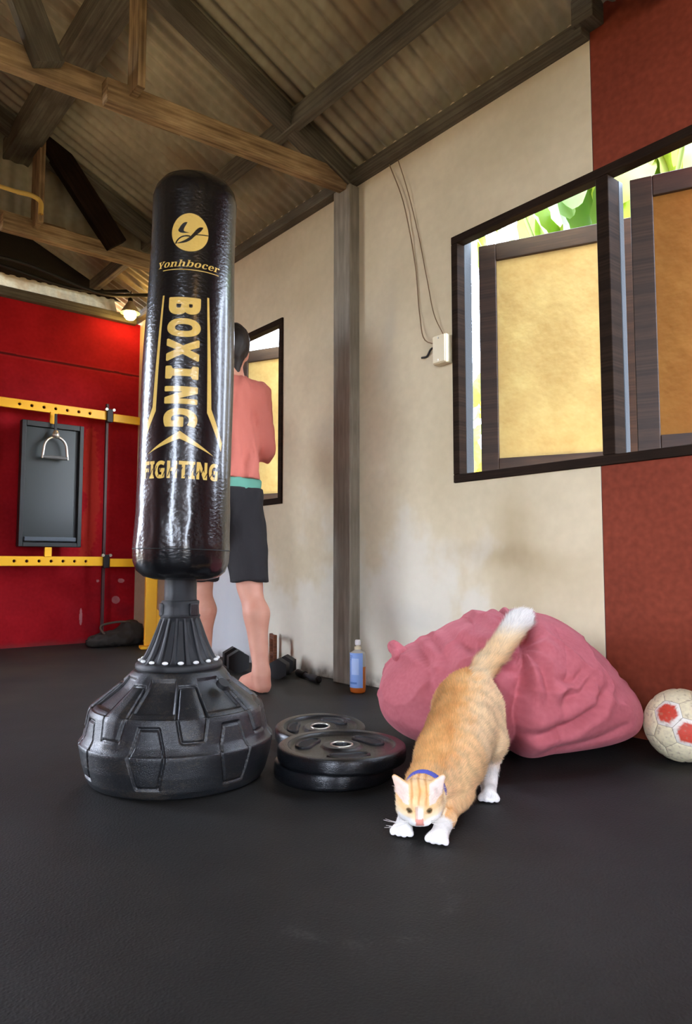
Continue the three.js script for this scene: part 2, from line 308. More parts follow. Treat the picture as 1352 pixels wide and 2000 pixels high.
// corrugated roof: sheets as wide as ten waves
{
  const roof = struct('ceiling');
  const pitch = 0.076, wave = 10, W = pitch * wave, amp = 0.0125;
  const sheet = (x0, x1) => {
    const g = new THREE.PlaneGeometry(1, 1, (wave + 1) * 8, 6), p = g.attributes.position, uv = g.attributes.uv;
    const L = Math.hypot(x1 - x0, roofAt(x1) - roofAt(x0));
    for (let i = 0; i < p.count; i++) {
      const a = (p.getX(i) + 0.5) * (W + pitch), t = p.getY(i) + 0.5, x = mix(x0, x1, t);
      p.setXYZ(i, x, roofAt(x) + 0.016 + amp * Math.sin((a / pitch) * 2 * Math.PI), -a); uv.setXY(i, a, t * L);
    }
    g.computeVertexNormals(); return g;
  };
  const right = sheet(WX + 0.25, RX), left = sheet(LX - 0.25, RX);
  for (let k = 0; k < 12; k++) {
    const z = REAR + 0.2 - k * W;
    part('roof_sheet', right, roofMetal, roof, [0, (k % 2) * 0.002, z]); part('roof_sheet', left, roofMetal, roof, [0, (k % 2) * 0.002, z]);
  }
}
// roof timbers
const purlins = [[1.95, 0.05, 0.1, 'slim dark purlin under the roof sheets nearest the long wall'], [1.12, 0.15, 0.13, 'thick dark purlin carried on the truss posts'], [RX, 0.12, 0.14, 'ridge beam along the top of the roof']];
for (const [x, w, h, label] of purlins) {
  const o = thing('purlin', label, 'beam', [x, roofAt(x) - h / 2 - 0.004 - w * 0.23 - (x === RX ? 0.03 : 0), (REAR - FAR) / 2]);
  part('timber', boxUV(new RoundedBoxGeometry(REAR + FAR, h, w, 2, 0.006)), darkWood, o, null, [0, Math.PI / 2, 0]);
}
{
  const o = thing('wall_plate', 'long grey timber plate along the top of the plaster wall', 'beam', [WX - 0.02, 0, 0]);
  part('timber', box(U1 - 1.4, 0.06, 0.07), darkWood, o, [0, 2.6, -(U1 + 1.4) / 2], [0, Math.PI / 2, 0]);
  part('end_block', box(0.09, 0.12, 0.09), darkWood, o, [-0.01, 2.66, -1.385]);
}
function truss(u, label, far) {
  const z = -u, o = thing('roof_truss', label, 'truss', [0, 0, z]), k = far ? 0 : 0.045;      // the nearer ties sag away from the wall
  const P = (x, y, dz = 0) => V(x, y, dz), tie = (x) => 2.59 - k * (WX - x);
  part('tie_beam', beamBetween(P(WX - 0.03, tie(WX)), P(1.02, tie(1.02)), 0.06, 0.1), lightWood, o);
  part('tie_beam', beamBetween(P(1.4, tie(1.4) + 0.035, -0.06), P(LX + 0.05, tie(LX) + 0.035, -0.06), 0.055, 0.105), lightWood, o);
  for (const [a, b] of [[WX - 0.02, RX + 0.02], [LX + 0.02, RX - 0.02]]) part('rafter', beamBetween(P(a, roofAt(a) - 0.06), P(b, roofAt(b) - 0.06), 0.09, 0.1), darkWood, o);
  const px = far ? 1.2 : 1.13;
  part('post', beamBetween(P(px, tie(px), 0.062), P(px, roofAt(px) - 0.05, 0.062), 0.035, far ? 0.15 : 0.11), lightWood, o);
  if (far) part('strut', beamBetween(P(1.25, 3.16, 0.05), P(1.69, 2.62, 0.05), 0.06, 0.14), blackWood, o);
  else part('strut', beamBetween(P(0.80, 2.54, -0.0), P(0.54, 3.1, -0.0), 0.05, 0.12), darkWood, o);
  return o;
}
truss(2.8, 'roof truss above the grey wall post with pale lapped tie beam');
{
  const t = truss(4.4, 'far roof truss with black diagonal strut and boarded gable', true);
  // corrugated sheets closing the triangle above the tie
  const g = new THREE.PlaneGeometry(1, 1, 320, 1), p = g.attributes.position;
  for (let i = 0; i < p.count; i++) { const x = mix(LX, WX, p.getX(i) + 0.5); p.setXYZ(i, x, p.getY(i) > 0 ? roofAt(x) - 0.01 : 2.6, -0.13 + 0.008 * Math.sin((x / 0.076) * 2 * Math.PI)); }
  g.computeVertexNormals(); boxUV(g); part('gable_sheet', g, roofMetal, t);
}
truss(1.1, 'near roof truss at the red part of the wall');
{
  const o = thing('wall_post', 'square grey timber post standing against the plaster wall', 'post', [WX - 0.03, 0, -2.81]);
  part('timber', boxUV(new RoundedBoxGeometry(0.07, 2.56, 0.135, 2, 0.006)), std({ map: rep(postTex, 3, 0.8), roughness: 0.7 }), o, [0, 1.28, 0]);
}
// pale corrugated strip over the red wall, bare bulb at its end, drooping cables
{
  const o = thing('corrugated_strip', 'pale translucent corrugated sheet along the top of the far red wall', 'roofing sheet', [0, 0, -FAR]);
  const g = new THREE.PlaneGeometry(1, 1, 320, 1), p = g.attributes.position;
  for (let i = 0; i < p.count; i++) { const x = mix(-0.9, 2.16, p.getX(i) + 0.5), t = p.getY(i) + 0.5; p.setXYZ(i, x, 2.585 + 0.16 * t, 0.0 - 0.09 * t + 0.007 * Math.sin((x / 0.076) * 2 * Math.PI)); }
  g.computeVertexNormals(); boxUV(g); part('sheet', g, stripMetal, o);
  part('batten', box(3.2, 0.07, 0.05), darkWood, o, [0.7, 2.565, 0.026]);
}
const bulbMat = std({ color: rgb(255, 240, 190), emissive: rgb(255, 214, 120), emissiveIntensity: 22, roughness: 0.4 });
{
  const o = thing('lamp_bulb', 'small glowing bulb under a tin shade at the end of the red wall', 'lamp', [2.18, 2.5, -5.3]);
  part('bulb', lathe([[0.0001, -0.02], [0.03, -0.014], [0.046, 0.006], [0.048, 0.03], [0.034, 0.06], [0.017, 0.08], [0.015, 0.09]], 24), bulbMat, o, [0, 0.02, 0]);
  part('socket', lathe([[0.0001, 0.09], [0.019, 0.092], [0.019, 0.15], [0.008, 0.16], [0.0001, 0.162]], 20), blackSteel, o, [0, 0.02, 0]);
  part('shade', lathe([[0.075, 0.035], [0.02, 0.125], [0.0195, 0.128], [0.073, 0.04]], 32), steel, o, [0, 0.02, 0]);
  part('cable', tube([V(0, 0.18, 0), V(0.01, 0.26, -0.02), V(0.0, 0.36, -0.05)], 0.004, 12, 6), blackRubber, o);
  const l = new THREE.PointLight(rgb(255, 205, 120), 0.3); l.position.set(2.18, 2.49, -5.24); l.shadow.radius = 2; l.castShadow = true; scene.add(l);
}
{ // warm tube under the roof behind the viewer, mirrored in the bag
  RectAreaLightUniformsLib.init();
  const o = thing('tube_lamp', 'warm fluorescent tube lamp hanging under the roof behind the viewer', 'lamp', [0.2, 2.4, 1.1]);
  part('tube', new THREE.CylinderGeometry(0.016, 0.016, 1.2, 20).rotateX(Math.PI / 2), std({ color: rgb(255, 240, 200), emissive: rgb(255, 196, 110), emissiveIntensity: 26 }), o);
  part('batten', box(0.06, 0.04, 1.26), whitePlastic, o, [0, 0.05, 0]); for (const z of [-0.61, 0.61]) part('lamp_holder', box(0.03, 0.06, 0.02), whitePlastic, o, [0, 0.015, z]);
  for (const z of [-0.5, 0.5]) part('hanging_wire', new THREE.CylinderGeometry(0.003, 0.003, 1.1, 6), blackSteel, o, [0, 0.6, z]);
  const l = new THREE.RectAreaLight(rgb(255, 196, 110), 26, 0.05, 1.2); l.position.set(0.2, 2.375, 1.1); l.lookAt(0.2, 0, 1.1); scene.add(l);
}
[['slack black cable drooping under the far truss, upper of two', [[-0.2, 2.78, -5.0], [0.6, 2.62, -5.05], [1.3, 2.66, -5.1], [1.9, 2.6, -5.15], [2.3, 2.7, -5.2]]], ['black cable running low over the pale corrugated strip', [[-0.2, 2.6, -5.3], [0.5, 2.74, -5.32], [1.2, 2.7, -5.33], [1.8, 2.66, -5.34], [2.3, 2.78, -5.35]]]].forEach(([label, pts]) => {
  const o = thing('cable', label, 'cable'); part('strand', tube(pts.map((q) => V(...q)), 0.014, 60, 8), blackRubber, o);
});
{
  const o = thing('yellow_pipe', 'thin yellow pipe with a bent end above the far tie beam', 'pipe');
  const py = 2.72, z = -4.25;
  part('run', tube([V(-0.4, py, z), V(0.4, py + 0.005, z), V(1.06, py, z)], 0.012, 20, 8), std({ color: rgb(226, 190, 96), roughness: 0.5 }), o);
  part('elbow', tube([V(1.06, py, z), V(1.15, py + 0.004, z), V(1.19, py - 0.015, z), V(1.195, py - 0.09, z)], 0.014, 20, 8), std({ color: rgb(226, 190, 96), roughness: 0.5 }), o);
}

// ------------------------------------------------------------------ rack on the far wall
{
  const o = thing('wall_rack', 'yellow drilled crossbars on black uprights along the far red wall', 'rack', [0, 0, -5.33]);
  function drilled(y, nm) {
    const s = poly([[1.26, -0.032], [2.02, -0.032], [2.02, 0.032], [1.26, 0.032]]);
    for (let k = 0; k < 7; k++) { const h = new THREE.Path(); h.absarc(1.395 + k * 0.083, 0, 0.0125, 0, 2 * Math.PI, true); s.holes.push(h); }
    return part(nm, new THREE.ExtrudeGeometry(s, { depth: 0.012, bevelEnabled: true, bevelSize: 0.002, bevelThickness: 0.002, bevelSegments: 1, curveSegments: 14 }), yellow, o, [0, y, 0]);
  }
  for (const y of [1.725, 0.618]) {
    drilled(y, 'crossbar');
    part('crossbar_backing', box(0.7, 0.04, 0.02), std({ color: rgb(60, 12, 8), roughness: 0.8 }), o, [1.64, y, -0.03]);
    part('crossbar', box(0.23, 0.062, 0.02), yellow, o, [2.185, y - 0.01, 0.01]);
    part('clamp', box(0.045, 0.1, 0.05), blackSteel, o, [2.04, y, 0.012]); part('clamp', box(0.045, 0.1, 0.05), blackSteel, o, [1.235, y, 0.012]);
    for (const dx of [-0.028, 0.028]) part('bolt', new THREE.CylinderGeometry(0.011, 0.011, 0.02, 12).rotateX(Math.PI / 2), steel, o, [2.04 + dx, y + 0.045, 0.03]);
  }
  part('upright', box(0.022, 1.75, 0.022), std({ color: rgb(70, 40, 42), roughness: 0.5 }), o, [2.04, 0.95, -0.03]); part('upright', box(0.04, 2.0, 0.05), blackSteel, o, [1.22, 1.0, -0.03]);
  part('hanger', box(0.05, 0.09, 0.02), yellow, o, [1.63, 1.655, 0.01]); part('hanger', box(0.05, 0.07, 0.02), yellow, o, [1.62, 0.682, 0.01]);
}
{
  const o = thing('wall_panel', 'black framed panel hung between the two yellow crossbars', 'panel', [1.635, 0.72, -5.36]);
  const dark = std({ color: rgb(24, 26, 25), roughness: 0.5 }), gl = phy({ color: rgb(24, 31, 29), roughness: 0.38 });
  part('backing', box(0.435, 0.9, 0.03), dark, o, [0, 0.45, 0]); part('sheet', box(0.36, 0.82, 0.012), gl, o, [-0.015, 0.45, 0.02]);
  part('frame_bar', box(0.03, 0.9, 0.05), dark, o, [-0.203, 0.45, 0.02]); part('frame_bar', box(0.03, 0.9, 0.05), dark, o, [0.203, 0.45, 0.02]); part('frame_bar', box(0.375, 0.04, 0.05), dark, o, [0, 0.88, 0.02]);
  part('frame_bar', box(0.375, 0.03, 0.05), dark, o, [0, 0.015, 0.02]); part('lower_ledge', box(0.36, 0.03, 0.05), std({ color: rgb(70, 78, 86), roughness: 0.4 }), o, [0, 0.055, 0.025]);
}
{
  const o = thing('stirrup_handle', 'silver stirrup-shaped pull handle hanging before the black panel', 'handle', [1.635, 1.36, -5.27]);
  const pts = []; for (let k = 0; k <= 16; k++) { const a = Math.PI * k / 16; pts.push(V(-0.08 * Math.cos(a), 0.06 + 0.09 * Math.sin(a), 0)); }
  part('bow', tube([V(-0.088, -0.01, 0), V(-0.084, 0.03, 0), ...pts, V(0.084, 0.03, 0), V(0.088, -0.01, 0)], 0.0095, 50, 10), steel, o);
  part('grip', new THREE.CylinderGeometry(0.014, 0.014, 0.17, 16).rotateZ(Math.PI / 2), std({ color: rgb(90, 90, 88), roughness: 0.5 }), o, [0, 0.0, 0]);
  part('swivel', lathe([[0.0001, 0.14], [0.028, 0.145], [0.026, 0.17], [0.014, 0.195], [0.0001, 0.2]], 20), steel, o);
  part('strap', box(0.02, 0.14, 0.008), blackRubber, o, [0, 0.25, -0.01]); 
}
{
  const o = thing('yellow_upright', 'yellow steel upright standing in the far corner behind the bag stand', 'post', [2.2, 0, -4.86], -0.3);
  part('column', box(0.085, 0.62, 0.05, 0.008), yellow, o, [0, 0.33, 0]); part('foot_plate', box(0.16, 0.02, 0.12), yellow, o, [0.01, 0.01, 0.0]);
  part('gusset', new THREE.ExtrudeGeometry(poly([[0.04, 0.02], [0.1, 0.02], [0.06, 0.26], [0.04, 0.28]]), { depth: 0.02, bevelEnabled: false }), yellow, o, [0, 0, 0.005]);
  part('collar', box(0.12, 0.03, 0.08), blackSteel, o, [0, 0.655, 0]); part('cap', box(0.1, 0.03, 0.06, 0.01), yellow, o, [-0.01, 0.685, 0]);
}
{
  const o = thing('gym_bag', 'slumped dark bag on the floor against the far red wall', 'bag', [2.1, 0, -5.2]);
  const R = rng(5), f = (p) => smin(smin(ell(p, V(-0.02, 0.05, 0), 0.17, 0.06, 0.1), ell(p, V(0.1, 0.09, 0), 0.1, 0.09, 0.09), 0.06), ell(p, V(-0.12, 0.03, 0.03), 0.1, 0.04, 0.07), 0.05) + 0.012 * n3(p.x * 26, p.y * 26, p.z * 26);
  const g = surfaceNets(f, V(-0.26, -0.01, -0.15), V(0.24, 0.2, 0.15), 0.01), p = g.attributes.position; for (let i = 0; i < p.count; i++) p.setY(i, Math.max(0.002, p.getY(i)));
  g.computeVertexNormals(); part('body', boxUV(g), std({ color: rgb(38, 33, 28), roughness: 0.8 }), o);
  part('strap', tube([V(-0.1, 0.07, 0.05), V(-0.14, 0.14, 0.02), V(-0.02, 0.17, 0.0), V(0.08, 0.17, 0.03)], 0.008, 24, 6), std({ color: rgb(80, 66, 54), roughness: 0.8 }), o);
}

// ------------------------------------------------------------------ things on the long wall
{
  const o = thing('junction_box', 'small cream plastic box on the wall beside the window frame', 'junction box', [WX - 0.001, 1.48, -2.145]);
  part('casing', box(0.045, 0.13, 0.08, 0.006), whitePlastic, o, [-0.0225, 0.065, 0]); part('lid', box(0.008, 0.122, 0.072, 0.004), whitePlastic, o, [-0.046, 0.065, 0]);
  for (const y of [0.015, 0.115]) part('screw', new THREE.CylinderGeometry(0.004, 0.004, 0.004, 10).rotateZ(Math.PI / 2), steel, o, [-0.051, y, 0]);
}
const WW = (u, h, o = 0.012) => V(WX - o, h, -u);
[['brown wire falling from the wall plate to the cream box, left strand', [[2.5, 2.57], [2.4, 2.34], [2.33, 2.0], [2.3, 1.75], [2.26, 1.62], [2.19, 1.59], [2.16, 1.6]], 0.0026], ['brown wire falling from the wall plate to the cream box, right strand', [[2.44, 2.57], [2.375, 2.4], [2.31, 2.15], [2.25, 1.9], [2.2, 1.72], [2.165, 1.64], [2.14, 1.6]], 0.0022], ['short black lead poking out left of the cream box', [[2.17, 1.575], [2.22, 1.57], [2.26, 1.545], [2.29, 1.545]], 0.005]].forEach(([label, pts, r], i) => {
  const o = thing('wire', label, 'wire'); part('strand', tube(pts.map(([u, h], k) => WW(u, h, 0.01 + 0.006 * Math.sin(k * 2))), r, 50, 6), i === 2 ? blackRubber : wire, o);
});

// ------------------------------------------------------------------ punch bag on its stand
const S = C(-0.473, 0, 2.06), phiC = Math.atan2(-S.x, -S.z);
const bagTex = (() => {
  const c = document.createElement('canvas'); c.width = 1024; c.height = 1536; const x = c.getContext('2d');
  const PX = 1024 / 0.82, PY = 1536 / 1.21, Y = (h) => (1.755 - h) * PY, X = (a) => 512 + a * PX, gold = '#dcb860';
  x.fillStyle = '#0b0b0d'; x.fillRect(0, 0, 1024, 1536); x.fillStyle = gold;
  // round badge with a black swash
  x.beginPath(); x.ellipse(X(0.006), Y(1.517), 0.056 * PX, 0.056 * PY, 0, 0, 7); x.fill();
  x.save(); x.translate(X(0.006), Y(1.517)); x.scale(PX * 0.056, PY * 0.056); x.fillStyle = '#0b0b0d'; x.strokeStyle = '#0b0b0d'; x.lineCap = 'round';
  x.beginPath(); x.moveTo(-0.16, -0.52); x.bezierCurveTo(-0.45, -0.56, -0.56, -0.2, -0.64, -0.12); x.bezierCurveTo(-0.6, 0.1, -0.3, 0.06, -0.02, 0.02); x.bezierCurveTo(-0.2, 0.0, -0.38, -0.02, -0.34, -0.14); x.bezierCurveTo(-0.3, -0.3, -0.22, -0.36, -0.16, -0.52); x.fill();
  x.beginPath(); x.moveTo(0.7, -0.34); x.bezierCurveTo(0.4, -0.38, 0.3, -0.1, 0.1, 0.12); x.bezierCurveTo(-0.1, 0.36, -0.4, 0.52, -0.74, 0.58); x.bezierCurveTo(-0.3, 0.62, -0.02, 0.5, 0.2, 0.24); x.bezierCurveTo(0.4, 0.02, 0.6, -0.08, 0.7, -0.34); x.fill();
  x.lineWidth = 0.07; x.beginPath(); x.moveTo(-0.74, 0.58); x.bezierCurveTo(-0.62, 0.26, -0.3, 0.16, -0.02, 0.2); x.stroke();
  x.lineWidth = 0.045; x.beginPath(); x.moveTo(0.25, 0.1); x.quadraticCurveTo(0.6, 0.06, 0.98, 0.02); x.stroke(); x.restore();
  // script line under the badge
  x.save(); x.translate(X(0.0), Y(1.425)); x.font = 'italic bold 46px serif'; x.textAlign = 'center'; x.textBaseline = 'middle'; x.scale(0.98, 0.72); x.fillText('Yonhbocer', 0, 0); x.restore();
  x.lineWidth = 3; x.strokeStyle = gold; x.beginPath(); x.moveTo(X(-0.075), Y(1.408)); x.lineTo(X(0.1), Y(1.408)); x.stroke();
  // BOXING, reading downwards
  const word = 'BOXING';
  for (let i = 0; i < 6; i++) {
    x.save(); x.translate(X(0), Y(1.304 - i * 0.0633)); x.rotate(Math.PI / 2); x.font = 'bold 100px sans-serif'; x.textAlign = 'center'; x.textBaseline = 'alphabetic';
    const w = x.measureText(word[i]).width, cw = word[i] === 'I' ? 0.036 : 0.057; const sx = (cw * PY) / w, sy = (0.084 * PX) / 72; x.scale(sx, sy); x.lineWidth = 7; x.strokeStyle = gold; x.lineJoin = 'round';
    x.fillText(word[i], 0, 36); x.strokeText(word[i], 0, 36); x.restore();
  }
  // tapering side rules that kick outwards
  for (const s of [-1, 1]) {
    x.beginPath(); x.moveTo(X(s * 0.063), Y(1.335)); x.lineTo(X(s * 0.069), Y(1.335)); x.lineTo(X(s * 0.086), Y(1.02)); x.lineTo(X(s * 0.128), Y(0.93)); x.lineTo(X(s * 0.125), Y(0.905)); x.lineTo(X(s * 0.073), Y(1.008)); x.closePath(); x.fill();
  }
  x.beginPath(); x.moveTo(X(0), Y(0.952)); x.lineTo(X(0.1), Y(0.888)); x.lineTo(X(0), Y(0.93)); x.lineTo(X(-0.1), Y(0.888)); x.closePath(); x.fill();
  x.save(); x.translate(X(0.002), Y(0.847)); x.transform(1, 0, -0.0, 1, 0, 0); x.font = 'bold 100px sans-serif'; x.textAlign = 'center'; x.textBaseline = 'middle'; const w = x.measureText('FIGHTING').width; x.scale(0.232 * PX / w, 0.046 * PY / 72); x.fillText('FIGHTING', 0, 4); x.lineWidth = 4; x.strokeStyle = gold; x.strokeText('FIGHTING', 0, 4); x.restore();
  // the lettering has worn thin in hairline cuts
  const R = rng(8); x.strokeStyle = '#0b0b0d'; x.lineWidth = 2.2;
  for (let k = 0; k < 16; k++) { const a = -0.115 + k * 0.0145; x.beginPath(); x.moveTo(X(a), Y(0.826)); x.lineTo(X(a + 0.01), Y(0.842 + 0.02 * R())); x.stroke(); }
  const t = new THREE.CanvasTexture(c); t.colorSpace = THREE.SRGBColorSpace; t.wrapS = THREE.RepeatWrapping; return t;
})();
{
  const o = thing('punch_bag', 'tall black free-standing punch bag with gold lettering on a domed base', 'punch bag', S, phiC);
  // ---- base: turned body with relief pads pressed into it (local +z faces the photographer)
  const plasticBump = rep(fineBump, 14, 6);
  const plastic = phy({ color: rgb(24, 26, 29), roughness: 0.34, bumpMap: plasticBump, bumpScale: 0.0012, clearcoat: 0.15, clearcoatRoughness: 0.4 });
  const dustyTex = texData(1024, 512, (u, v) => {
    const n = fbm(u * 14, v * 8, 101, 5), m = fbm(u * 50, v * 26, 102, 3), k = sst(0.05, 0.2, n * 0.7 + fbm(u * 160, v * 60, 104, 3) * 0.9 - 0.02);
    return mix3([25 + m * 8, 27 + m * 8, 30 + m * 8], [78 + m * 44, 66 + m * 38, 52 + m * 30], k * 0.45);
  });
  const basePlastic = phy({ map: dustyTex, roughness: 0.33, bumpMap: plasticBump, bumpScale: 0.0012, clearcoat: 0.15, clearcoatRoughness: 0.4 });
  const prof = [[0.002, 0.0], [0.222, 0.0], [0.236, 0.006], [0.245, 0.022], [0.256, 0.06], [0.2645, 0.106], [0.264, 0.113], [0.2595, 0.116], [0.256, 0.122], [0.244, 0.188], [0.24, 0.198], [0.231, 0.207], [0.2, 0.231], [0.16, 0.262], [0.125, 0.296], [0.116, 0.3], [0.1, 0.3]];
  // resample finely
  const P2 = []; let acc = [0]; for (let i = 1; i < prof.length; i++) acc.push(acc[i - 1] + Math.hypot(prof[i][0] - prof[i - 1][0], prof[i][1] - prof[i - 1][1]));
  const Ltot = acc[acc.length - 1], NV = 190; for (let i = 0; i <= NV; i++) { const s = Ltot * i / NV; let k = 1; while (k < acc.length - 1 && acc[k] < s) k++; const t = (s - acc[k - 1]) / (acc[k] - acc[k - 1]); P2.push([mix(prof[k - 1][0], prof[k][0], t), mix(prof[k - 1][1], prof[k][1], t)]); }
  const NS = 560, g = lathe(P2, NS), p = g.attributes.position, N7 = 7, off = 8.5 * DEG, uv = g.attributes.uv;
  const dir = V(0, 0, 0);
  for (let i = 0; i < p.count; i++) {
    dir.fromBufferAttribute(p, i); const r = Math.hypot(dir.x, dir.z), y = dir.y; uv.setY(i, y / 0.3);
    if (r < 0.05) continue;
    let a = Math.atan2(dir.x, dir.z) - off; const per = 2 * Math.PI / N7; a = a - Math.round(a / per) * per; const s = Math.abs(a) * 0.25, sg = a;   // arc distance from the pad axis at the shoulder
    let d = 0;
    // shoulder pad: hexagon spanning slope and side
    if (y > 0.135 && y < 0.275) {
      const hw = y > 0.2 ? mix(0.042, 0.022, clamp((y - 0.2) / 0.07)) * (0.25 / r) * 1.0 : mix(0.03, 0.042, clamp((y - 0.14) / 0.06));
      const e = Math.min(hw - s, y > 0.2 ? (0.268 - y) * 1.4 : y - 0.142);
      d += -0.007 * sst(-0.0035, 0.002, e) + 0.0075 * sst(0.002, 0.0065, e);
    }
    // groove-outlined arch between the pads, running over the step
    const b = Math.abs((Math.abs(sg) - per / 2)) * 0.26;
    if (y > 0.03 && y < 0.185) {
      const hw = y > 0.11 ? mix(0.046, 0.028, clamp((y - 0.11) / 0.065)) : mix(0.03, 0.046, clamp((y - 0.035) / 0.075));
      const e = Math.min(hw - b, 0.178 - y, (y - 0.035)); d += -0.006 * sst(-0.0035, -0.0005, e) * sst(0.0045, 0.0015, e);
    }
    // wide recess on the slope between pads
    if (y > 0.205 && y < 0.29) { const hw = mix(0.075, 0.045, clamp((y - 0.205) / 0.075)) * (0.25 / r) * 0.8, e = Math.min(hw - b * 1.0, 0.284 - y, y - 0.214); d += -0.005 * sst(-0.002, 0.003, e); }
    // the sides flatten between the pads
    if (y > 0.118) d += -0.006 * sst(0.012, 0.05, s) * sst(0.118, 0.135, y) * sst(0.3, 0.25, y);
    const n = (r + d) / r; p.setX(i, dir.x * n); p.setZ(i, dir.z * n); if (y > 0.2) p.setY(i, y + d * 0.8);
  }
  g.computeVertexNormals();
  { // weld the normals along the seam
    const n = g.attributes.normal, rows = P2.length; for (let j = 0; j < rows; j++) { const a = j, b = NS * rows + j; const v = V(n.getX(a) + n.getX(b), n.getY(a) + n.getY(b), n.getZ(a) + n.getZ(b)).normalize(); n.setXYZ(a, v.x, v.y, v.z); n.setXYZ(b, v.x, v.y, v.z); } }
  const base = part('base', g, basePlastic, o);
  part('filler_cap', new THREE.CylinderGeometry(0.016, 0.018, 0.012, 20), blackRubber, base, [0.115, 0.268, 0.13], [0.55, 0, -0.45]);
  // ---- fluted collar
  const fl = [[0.1, 0.298], [0.119, 0.299], [0.121, 0.306], [0.119, 0.314], [0.11, 0.318], [0.1, 0.33], [0.085, 0.36], [0.071, 0.395], [0.06, 0.425], [0.054, 0.44]];
  const fc = new THREE.CatmullRomCurve3(fl.map(([r, y]) => V(r, y, 0))), fp = fc.getSpacedPoints(50).map((q) => [q.x, q.y]);
  const gf = lathe(fp, 384), pf = gf.attributes.position;
  for (let i = 0; i < pf.count; i++) {
    const X = pf.getX(i), Y = pf.getY(i), Z = pf.getZ(i), r = Math.hypot(X, Z), a = Math.atan2(X, Z) - 2 * DEG, per = 2 * Math.PI / 16, q = a - Math.round(a / per) * per, f = Math.abs(q) / (per / 2);
    const on = sst(0.316, 0.326, Y) * sst(0.44, 0.428, Y), rib = -0.0075 * (1 - sst(0.55, 0.75, f)) * on; const k = (r + rib) / r; pf.setX(i, X * k); pf.setZ(i, Z * k);
  }
  gf.computeVertexNormals(); part('fluted_collar', gf, plastic, o);
  const glint_bead = new THREE.SphereGeometry(0.0085, 14, 10).scale(1, 0.55, 0.8), pale = std({ color: rgb(232, 234, 230), roughness: 0.35 });
  for (let k = 0; k < 16; k++) { const a = (k * 22.5 + 2) * DEG; part('glint_bead', glint_bead, pale, o, [0.107 * Math.sin(a), 0.3225, 0.107 * Math.cos(a)], [0, a, 0]); }  // added pale beads stand for glints at the flute feet
  part('sleeve', lathe([[0.05, 0.436], [0.056, 0.44], [0.0565, 0.445], [0.0535, 0.449], [0.052, 0.47], [0.0535, 0.482], [0.052, 0.486], [0.046, 0.488]], 64), plastic, o);
  part('neck', lathe([[0.046, 0.485], [0.0455, 0.5], [0.045, 0.56]], 64), plastic, o);
  for (const a of [0.75, -1.4, 2.9]) part('clip', box(0.03, 0.036, 0.01, 0.003), plastic, o, [0.053 * Math.sin(a), 0.462, 0.053 * Math.cos(a)], [0, a, 0]);
  // ---- bag, leaning a degree to the right
  const H = 1.19, bp = [[0.002, 0.0], [0.07, 0.0], [0.105, 0.008], [0.124, 0.025], [0.133, 0.05], [0.136, 0.09]];
  for (let k = 1; k <= 44; k++) { const t = k / 44; bp.push([0.136 - 0.014 * t - 0.0025 * Math.sin(t * 9), 0.09 + 1.01 * t]); }
  bp.push([0.121, 1.12], [0.115, 1.145], [0.1, 1.167], [0.075, 1.182], [0.04, 1.188], [0.002, 1.19]);
  const bc = []; for (const q of bp) bc.push(q);
  const gb = lathe(bc, 160), pb = gb.attributes.position, ub = gb.attributes.uv;
  for (let i = 0; i < pb.count; i++) {
    const X = pb.getX(i), Y = pb.getY(i), Z = pb.getZ(i), r = Math.hypot(X, Z), a = Math.atan2(X, Z); ub.setY(i, Y / 1.21);
    const w = 0.0022 * Math.sin(3 * a + 1) * n3(1, Y * 3, 2) + 0.0035 * fbm(X * 9, Y * 2.2, Z * 9, 2) + sst(0.45, 0.12, Y) * 0.005 * fbm(X * 22, Y * 9, Z * 22, 3);
    const k = (r + w) / r; pb.setX(i, X * k); pb.setZ(i, Z * k);
  }
  gb.computeVertexNormals();
  { const n = gb.attributes.normal, rows = bc.length; for (let j = 0; j < rows; j++) { const a = j, b = 160 * rows + j; const v = V(n.getX(a) + n.getX(b), n.getY(a) + n.getY(b), n.getZ(a) + n.getZ(b)).normalize(); n.setXYZ(a, v.x, v.y, v.z); n.setXYZ(b, v.x, v.y, v.z); } }
  const vinylBump = texData(256, 256, (u, v) => { const n = 128 + fbm(u * 22, v * 30, 111, 4) * 150; return [n, n, n]; }, false);
  const vinyl = phy({ map: bagTex, roughness: 0.26, clearcoat: 0.5, clearcoatRoughness: 0.16, bumpMap: rep(vinylBump, 3, 5), bumpScale: 0.0012 });
  const bag = part('bag', gb, vinyl, o, [0, 0.545, 0]);
  bag.rotation.order = 'ZXY'; bag.rotation.z = -0.021; bag.rotation.y = Math.PI - 8 * DEG;
  const seam = new THREE.TorusGeometry(0.1365, 0.0016, 6, 120).rotateX(Math.PI / 2); part('seam', seam, blackRubber, bag, [0, 0.085, 0]);
  const zip = [];
  for (let k = 0; k <= 20; k++) { const y = 0.1 + k * 0.051, t = (y - 0.09) / 1.03, r = 0.1365 - 0.014 * t; zip.push(V(r * Math.sin(0.2), y, r * Math.cos(0.2))); }
  part('zip', tube(zip, 0.004, 40, 6), blackRubber, bag);
}

